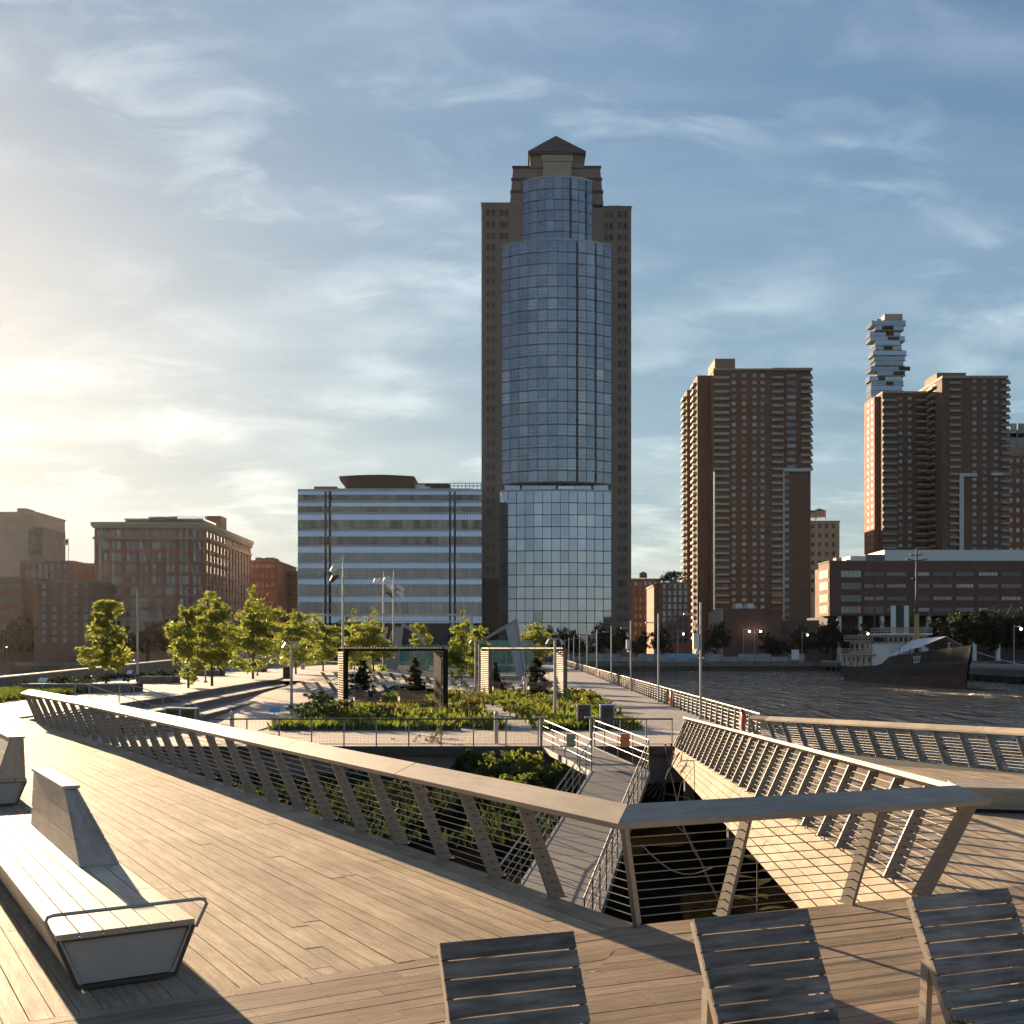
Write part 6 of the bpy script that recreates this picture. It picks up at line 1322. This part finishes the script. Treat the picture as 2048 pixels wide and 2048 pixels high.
for s in (.04, .12, .2, .28, .36, .44): xx, yy = sc(s); hb_ = 3.55 + 1.2 * (s - .03) / .44; mb = MB(); mb.tube([(xx - hb_, yy, ZW + 2.9), (xx - hb_, yy, ZW + 5.2)], .09, 5); mb.build('stanchion', M['rust'], shp)
xx, yy = sc(.38); xx += 1.9; mb = MB(); mb.lathe((xx, yy, ZW + 8), [(1.15, 0), (1.1, 2.3)], 14); mb.build('funnel_base', M['mastbuff'], shp); mb = MB(); mb.lathe((xx, yy, ZW + 10.3), [(1.12, .01), (1.08, 4.6)], 14); mb.build('funnel', M['hullblack'], shp)
for sx in (-1.25, 1.25): mb = MB(); mb.box(xx + sx - .45, xx + sx + .45, yy - .9, yy - .6, ZW + 9.2, ZW + 14.8); mb.build('draped_sheet', M['white'], shp)
xx, yy = sc(.63); mb = MB(); mb.lathe((xx, yy, ZW + 3), [(.5, 0), (.42, 9.8)], 10); mb.build('lower_mast', M['mastbuff'], shp); mb = MB(); mb.lathe((xx, yy, ZW + 12.81), [(.34, 0), (.16, 12)], 8); mb.build('upper_mast', M['hullblack'], shp)
for z, w in ((22.5, 1.9), (23.4, 1.2), (19, .8)): mb = MB(); mb.tube([(xx - w, yy, ZW + z + .3), (xx, yy, ZW + z), (xx + w, yy, ZW + z + .3)], .09, 5); mb.build('crosstree', M['hullblack'], shp)
xx, yy = sc(.24); mb = MB(); mb.lathe((xx, yy, ZW + 7.5), [(.28, 0), (.1, 13.5)], 8); mb.build('aft_mast', M['rust'], shp)
mb = MB(); (xa, ya), (xc, yc) = sc(.585), sc(.84); r0, r1 = V(xa, ya - 1, ZW + 8.2), V(xc + .5, yc, ZW + 8.6); l0, l1 = V(xa - 4.6, ya - 1, ZW + 5.0), V(xc - 3.4, yc, ZW + 7.0); R0, R1 = V(xa + 4.6, ya - 1, ZW + 5.4), V(xc + 3.4, yc, ZW + 7.0)
for q in ([l0, l1, r1, r0], [r0, r1, R1, R0]): mb.solid([p - UP * .06 for p in q], q)
mb.build('awning', M['white'], shp)
for s in (.66, .74, .82): xx, yy = sc(s); mb = MB(); mb.tube([(xx - 3.9 + 2 * (s - .66), yy, ZW + 5.2), (xx - 3.7 + 2 * (s - .66), yy, ZW + 6.6)], .08, 5); mb.build('awning_post', M['rust'], shp)
xx, yy = sc(.9); mb = MB(); mb.lathe((xx, yy, ZW + 6.2), [(.7, 0), (.5, .9), (.8, 1.0), (.3, 1.4)], 8); mb.build('windlass', M['rust'], shp)
a, b = sec(7, .74), sec(8, .74); t_ = bpy.data.curves.new('hull_number', 'FONT'); t_.body = '227'; t_.size = 1.7; t_.align_x = 'CENTER'; t_.extrude = .03; t_.materials.append(M['white']); to = bpy.data.objects.new('hull_number', t_); COL.objects.link(to)
pa_, pb_ = V(a[0] - a[3], a[1], a[2]), V(b[0] - b[3], b[1], b[2]); d = (pb_ - pa_).normalized(); n = V(d.y, -d.x, 0).normalized(); n = n if n.x < 0 else -n; pos = pa_.lerp(pb_, .72) + n * .35 + UP * -.3
zx = d; up_ = (UP - d * UP.dot(d)).normalized(); nrm = zx.cross(up_)
mat4 = Matrix((zx, up_, nrm)).transposed().to_4x4()
to.parent = shp; to.location = pos - shp.location; to.rotation_euler = mat4.to_euler()
bpy.context.view_layer.update(); dg_ = bpy.context.evaluated_depsgraph_get(); hm = bpy.data.meshes.new_from_object(to.evaluated_get(dg_)); l_, r_ = to.location.copy(), to.rotation_euler.copy(); bpy.data.objects.remove(to); to = put('hull_number', hm, shp, l_); to.rotation_euler = r_
mb = MB(); p, q = V(*sc(.97), ZW + 6.8), V(99, 190.3, -1.0); tag(mb.tube([p.lerp(q, i / 10) - UP * 1.3 * math.sin(math.pi * i / 10) for i in range(11)], .07, 5).build('mooring_line', mat('mooring_rope', (.5, .46, .4), .9)), 'pale mooring line running from the ship bow down to the side pier', 'rope')
# ---- shore trees and lamps
pr_b = [tree_proto(1, .95, 61 + i, M['leafdark'], 2600, .032, 'broad', .03, .18) for i in range(3)]
def stree(u, vt, w, Y, k, label):
    vt -= 24 if u < 600 else 8; w *= 1.35 if u < 600 else 1.1
    h = (EYE + (HV - vt) * Y / F) + 1.5; b = V(X_(u, Y), Y, -1.5); c = place(pr_b[k % 3], b, label, 'dark trees along the far shore', u * .7, h); s = max(.7, min(1.9, w * Y / F / (.95 * h))); c.scale = (h * s, h * s, h); return c
for i, (u, vt, w, Y, lab) in enumerate(((8, 1268, 70, 350, 'dark shore tree at the sunny edge of the picture'), (48, 1262, 60, 352, 'dark shore tree left of a lit lamp in front of the low brick block'), (98, 1252, 70, 350, 'wide dark shore tree before the small windowed brick block'), (140, 1240, 70, 354, 'tall dark shore tree before the small windowed brick block'),
    (186, 1262, 60, 350, 'dark shore tree at the corner of the warehouse'), (246, 1272, 60, 349, 'low dark shore tree behind the loose bright tree'), (296, 1262, 70, 350, 'dark shore tree before the warehouse arches'), (338, 1256, 60, 352, 'dark shore tree half hidden by the slim bright tree'), (470, 1262, 60, 352, 'dark shore tree between the warehouse and the office block'), (556, 1268, 70, 350, 'dark shore tree at the foot of the narrow brown building'),
    (1100, 1262, 34, 352, 'dark rounded tree at the foot of the curved glass front'), (1128, 1260, 40, 350, 'dark tree before the reflections of the lower glass'), (1152, 1264, 36, 353, 'dark tree under the glass front, behind small lamps'), (1206, 1256, 50, 350, 'dark broad tree beside the tower corner'), (1240, 1258, 46, 352, 'dark broad tree next to the tower foot, on the water side'), (1282, 1266, 46, 354, 'low dark tree before the orange tinted brick building'),
    (1318, 1262, 50, 352, 'dark tree above the blue banner'), (1436, 1248, 30, 350, 'lone small tree before the cream flank of the brick hall'), (1545, 1268, 60, 350, 'low dark tree at the end of the brick hall'), (1610, 1262, 60, 350, 'dark tree between brick hall and brick school'), (1660, 1245, 70, 350, 'dark tree under the first school windows'), (1712, 1250, 66, 348, 'dark tree behind the stern of the ship'),
    (1770, 1256, 60, 350, 'dark tree behind the funnel of the ship'), (1814, 1246, 30, 346, 'yellow green tree between the funnel and the mast'), (1862, 1240, 70, 345, 'dark tree behind the bow of the ship'), (1912, 1234, 80, 338, 'dark tree right of the ship bow'), (1962, 1226, 80, 330, 'tall dark tree before the school columns'), (2012, 1214, 90, 325, 'largest dark tree near the picture edge on the side pier'), (2052, 1222, 80, 322, 'dark tree cut by the picture edge on the side pier'))):
    c = stree(u, vt, w, Y, i, lab)
    if u == 1814:
        for ch in c.children:
            if ch.name.startswith('crown'): ch.data = pr_oval[0].children[1].data if pr_oval[0].children[1].name.startswith('crown') else pr_oval[0].children[0].data
def shore_lamp():
    t = thing('shore_lamp', 'x', 'street lamp', (0, 0, 0)); mb = MB(); mb.lathe((0, 0, 0), [(.16, 0), (.1, .4), (.08, 8.6)], 6); mb.build('pole', M['lampgrey'], t); mb = MB(); mb.tube([(0, 0, 8.1), (1.3, 0, 8.2), (1.5, 0, 7.9)], .06, 5); mb.build('arm', M['lampgrey'], t)
    mb = MB(); mb.lathe((1.5, 0, 7.35), [(.1, 0), (.27, .2), (.22, .45)], 8); mb.build('bulb', M['bulb'], t); return t
sl = shore_lamp(); sl['proto'] = 1
for u, v, Y, lab in ((13, 1294, 346, 'lit shore lamp nearest the sunny picture edge'), (155, 1294, 346, 'lit shore lamp left of the loose bright tree'), (295, 1292, 347, 'lit shore lamp seen between loose and full bright trees'), (1367, 1268, 346, 'lit shore lamp above the blue banner'), (1499, 1263, 370, 'lit lamp on the dark brick hall, left of a close pair'), (1521, 1263, 370, 'lit lamp on the dark brick hall, right of a close pair'),
                     (1615, 1270, 346, 'lit shore lamp left of the ship stern'), (1736, 1268, 346, 'lit shore lamp over the stern house of the ship'), (1866, 1264, 346, 'lit shore lamp right of the buff mast'), (1951, 1262, 336, 'lit lamp beyond the ship bow above the mooring line'), (2042, 1258, 300, 'lit lamp on the side pier at the picture edge')):
    p = Q(u, v, Y); s = (p.z + 1.5) / 7.6; b = V(p.x - 1.5 * s, Y, -1.5); c = dup(sl, lab, b, 0, s); c['group'] = 'lit lamps along the far shore'
# remove the patterns the copies were made from
for o in [o for o in bpy.data.objects if o.get('proto') and o.get('label') in (None, 'x')] + pr_b:
    drop(o)
# ================================================================== summer morning air
hz = MB(); hz.box(-900, 900, -40, 1010, -8, 330); hm_ = bpy.data.materials.new('haze_air'); hm_.use_nodes = True; t = hm_.node_tree
t.nodes.remove(t.nodes['Principled BSDF']); pv = t.nodes.new('ShaderNodeVolumePrincipled'); pv.inputs['Color'].default_value = (.96, .93, .88, 1); pv.inputs['Density'].default_value = .000013; pv.inputs['Anisotropy'].default_value = .7
t.links.new(pv.outputs[0], t.nodes['Material Output'].inputs['Volume']); ho = hz.build('haze', hm_); tag(ho, kind='stuff')
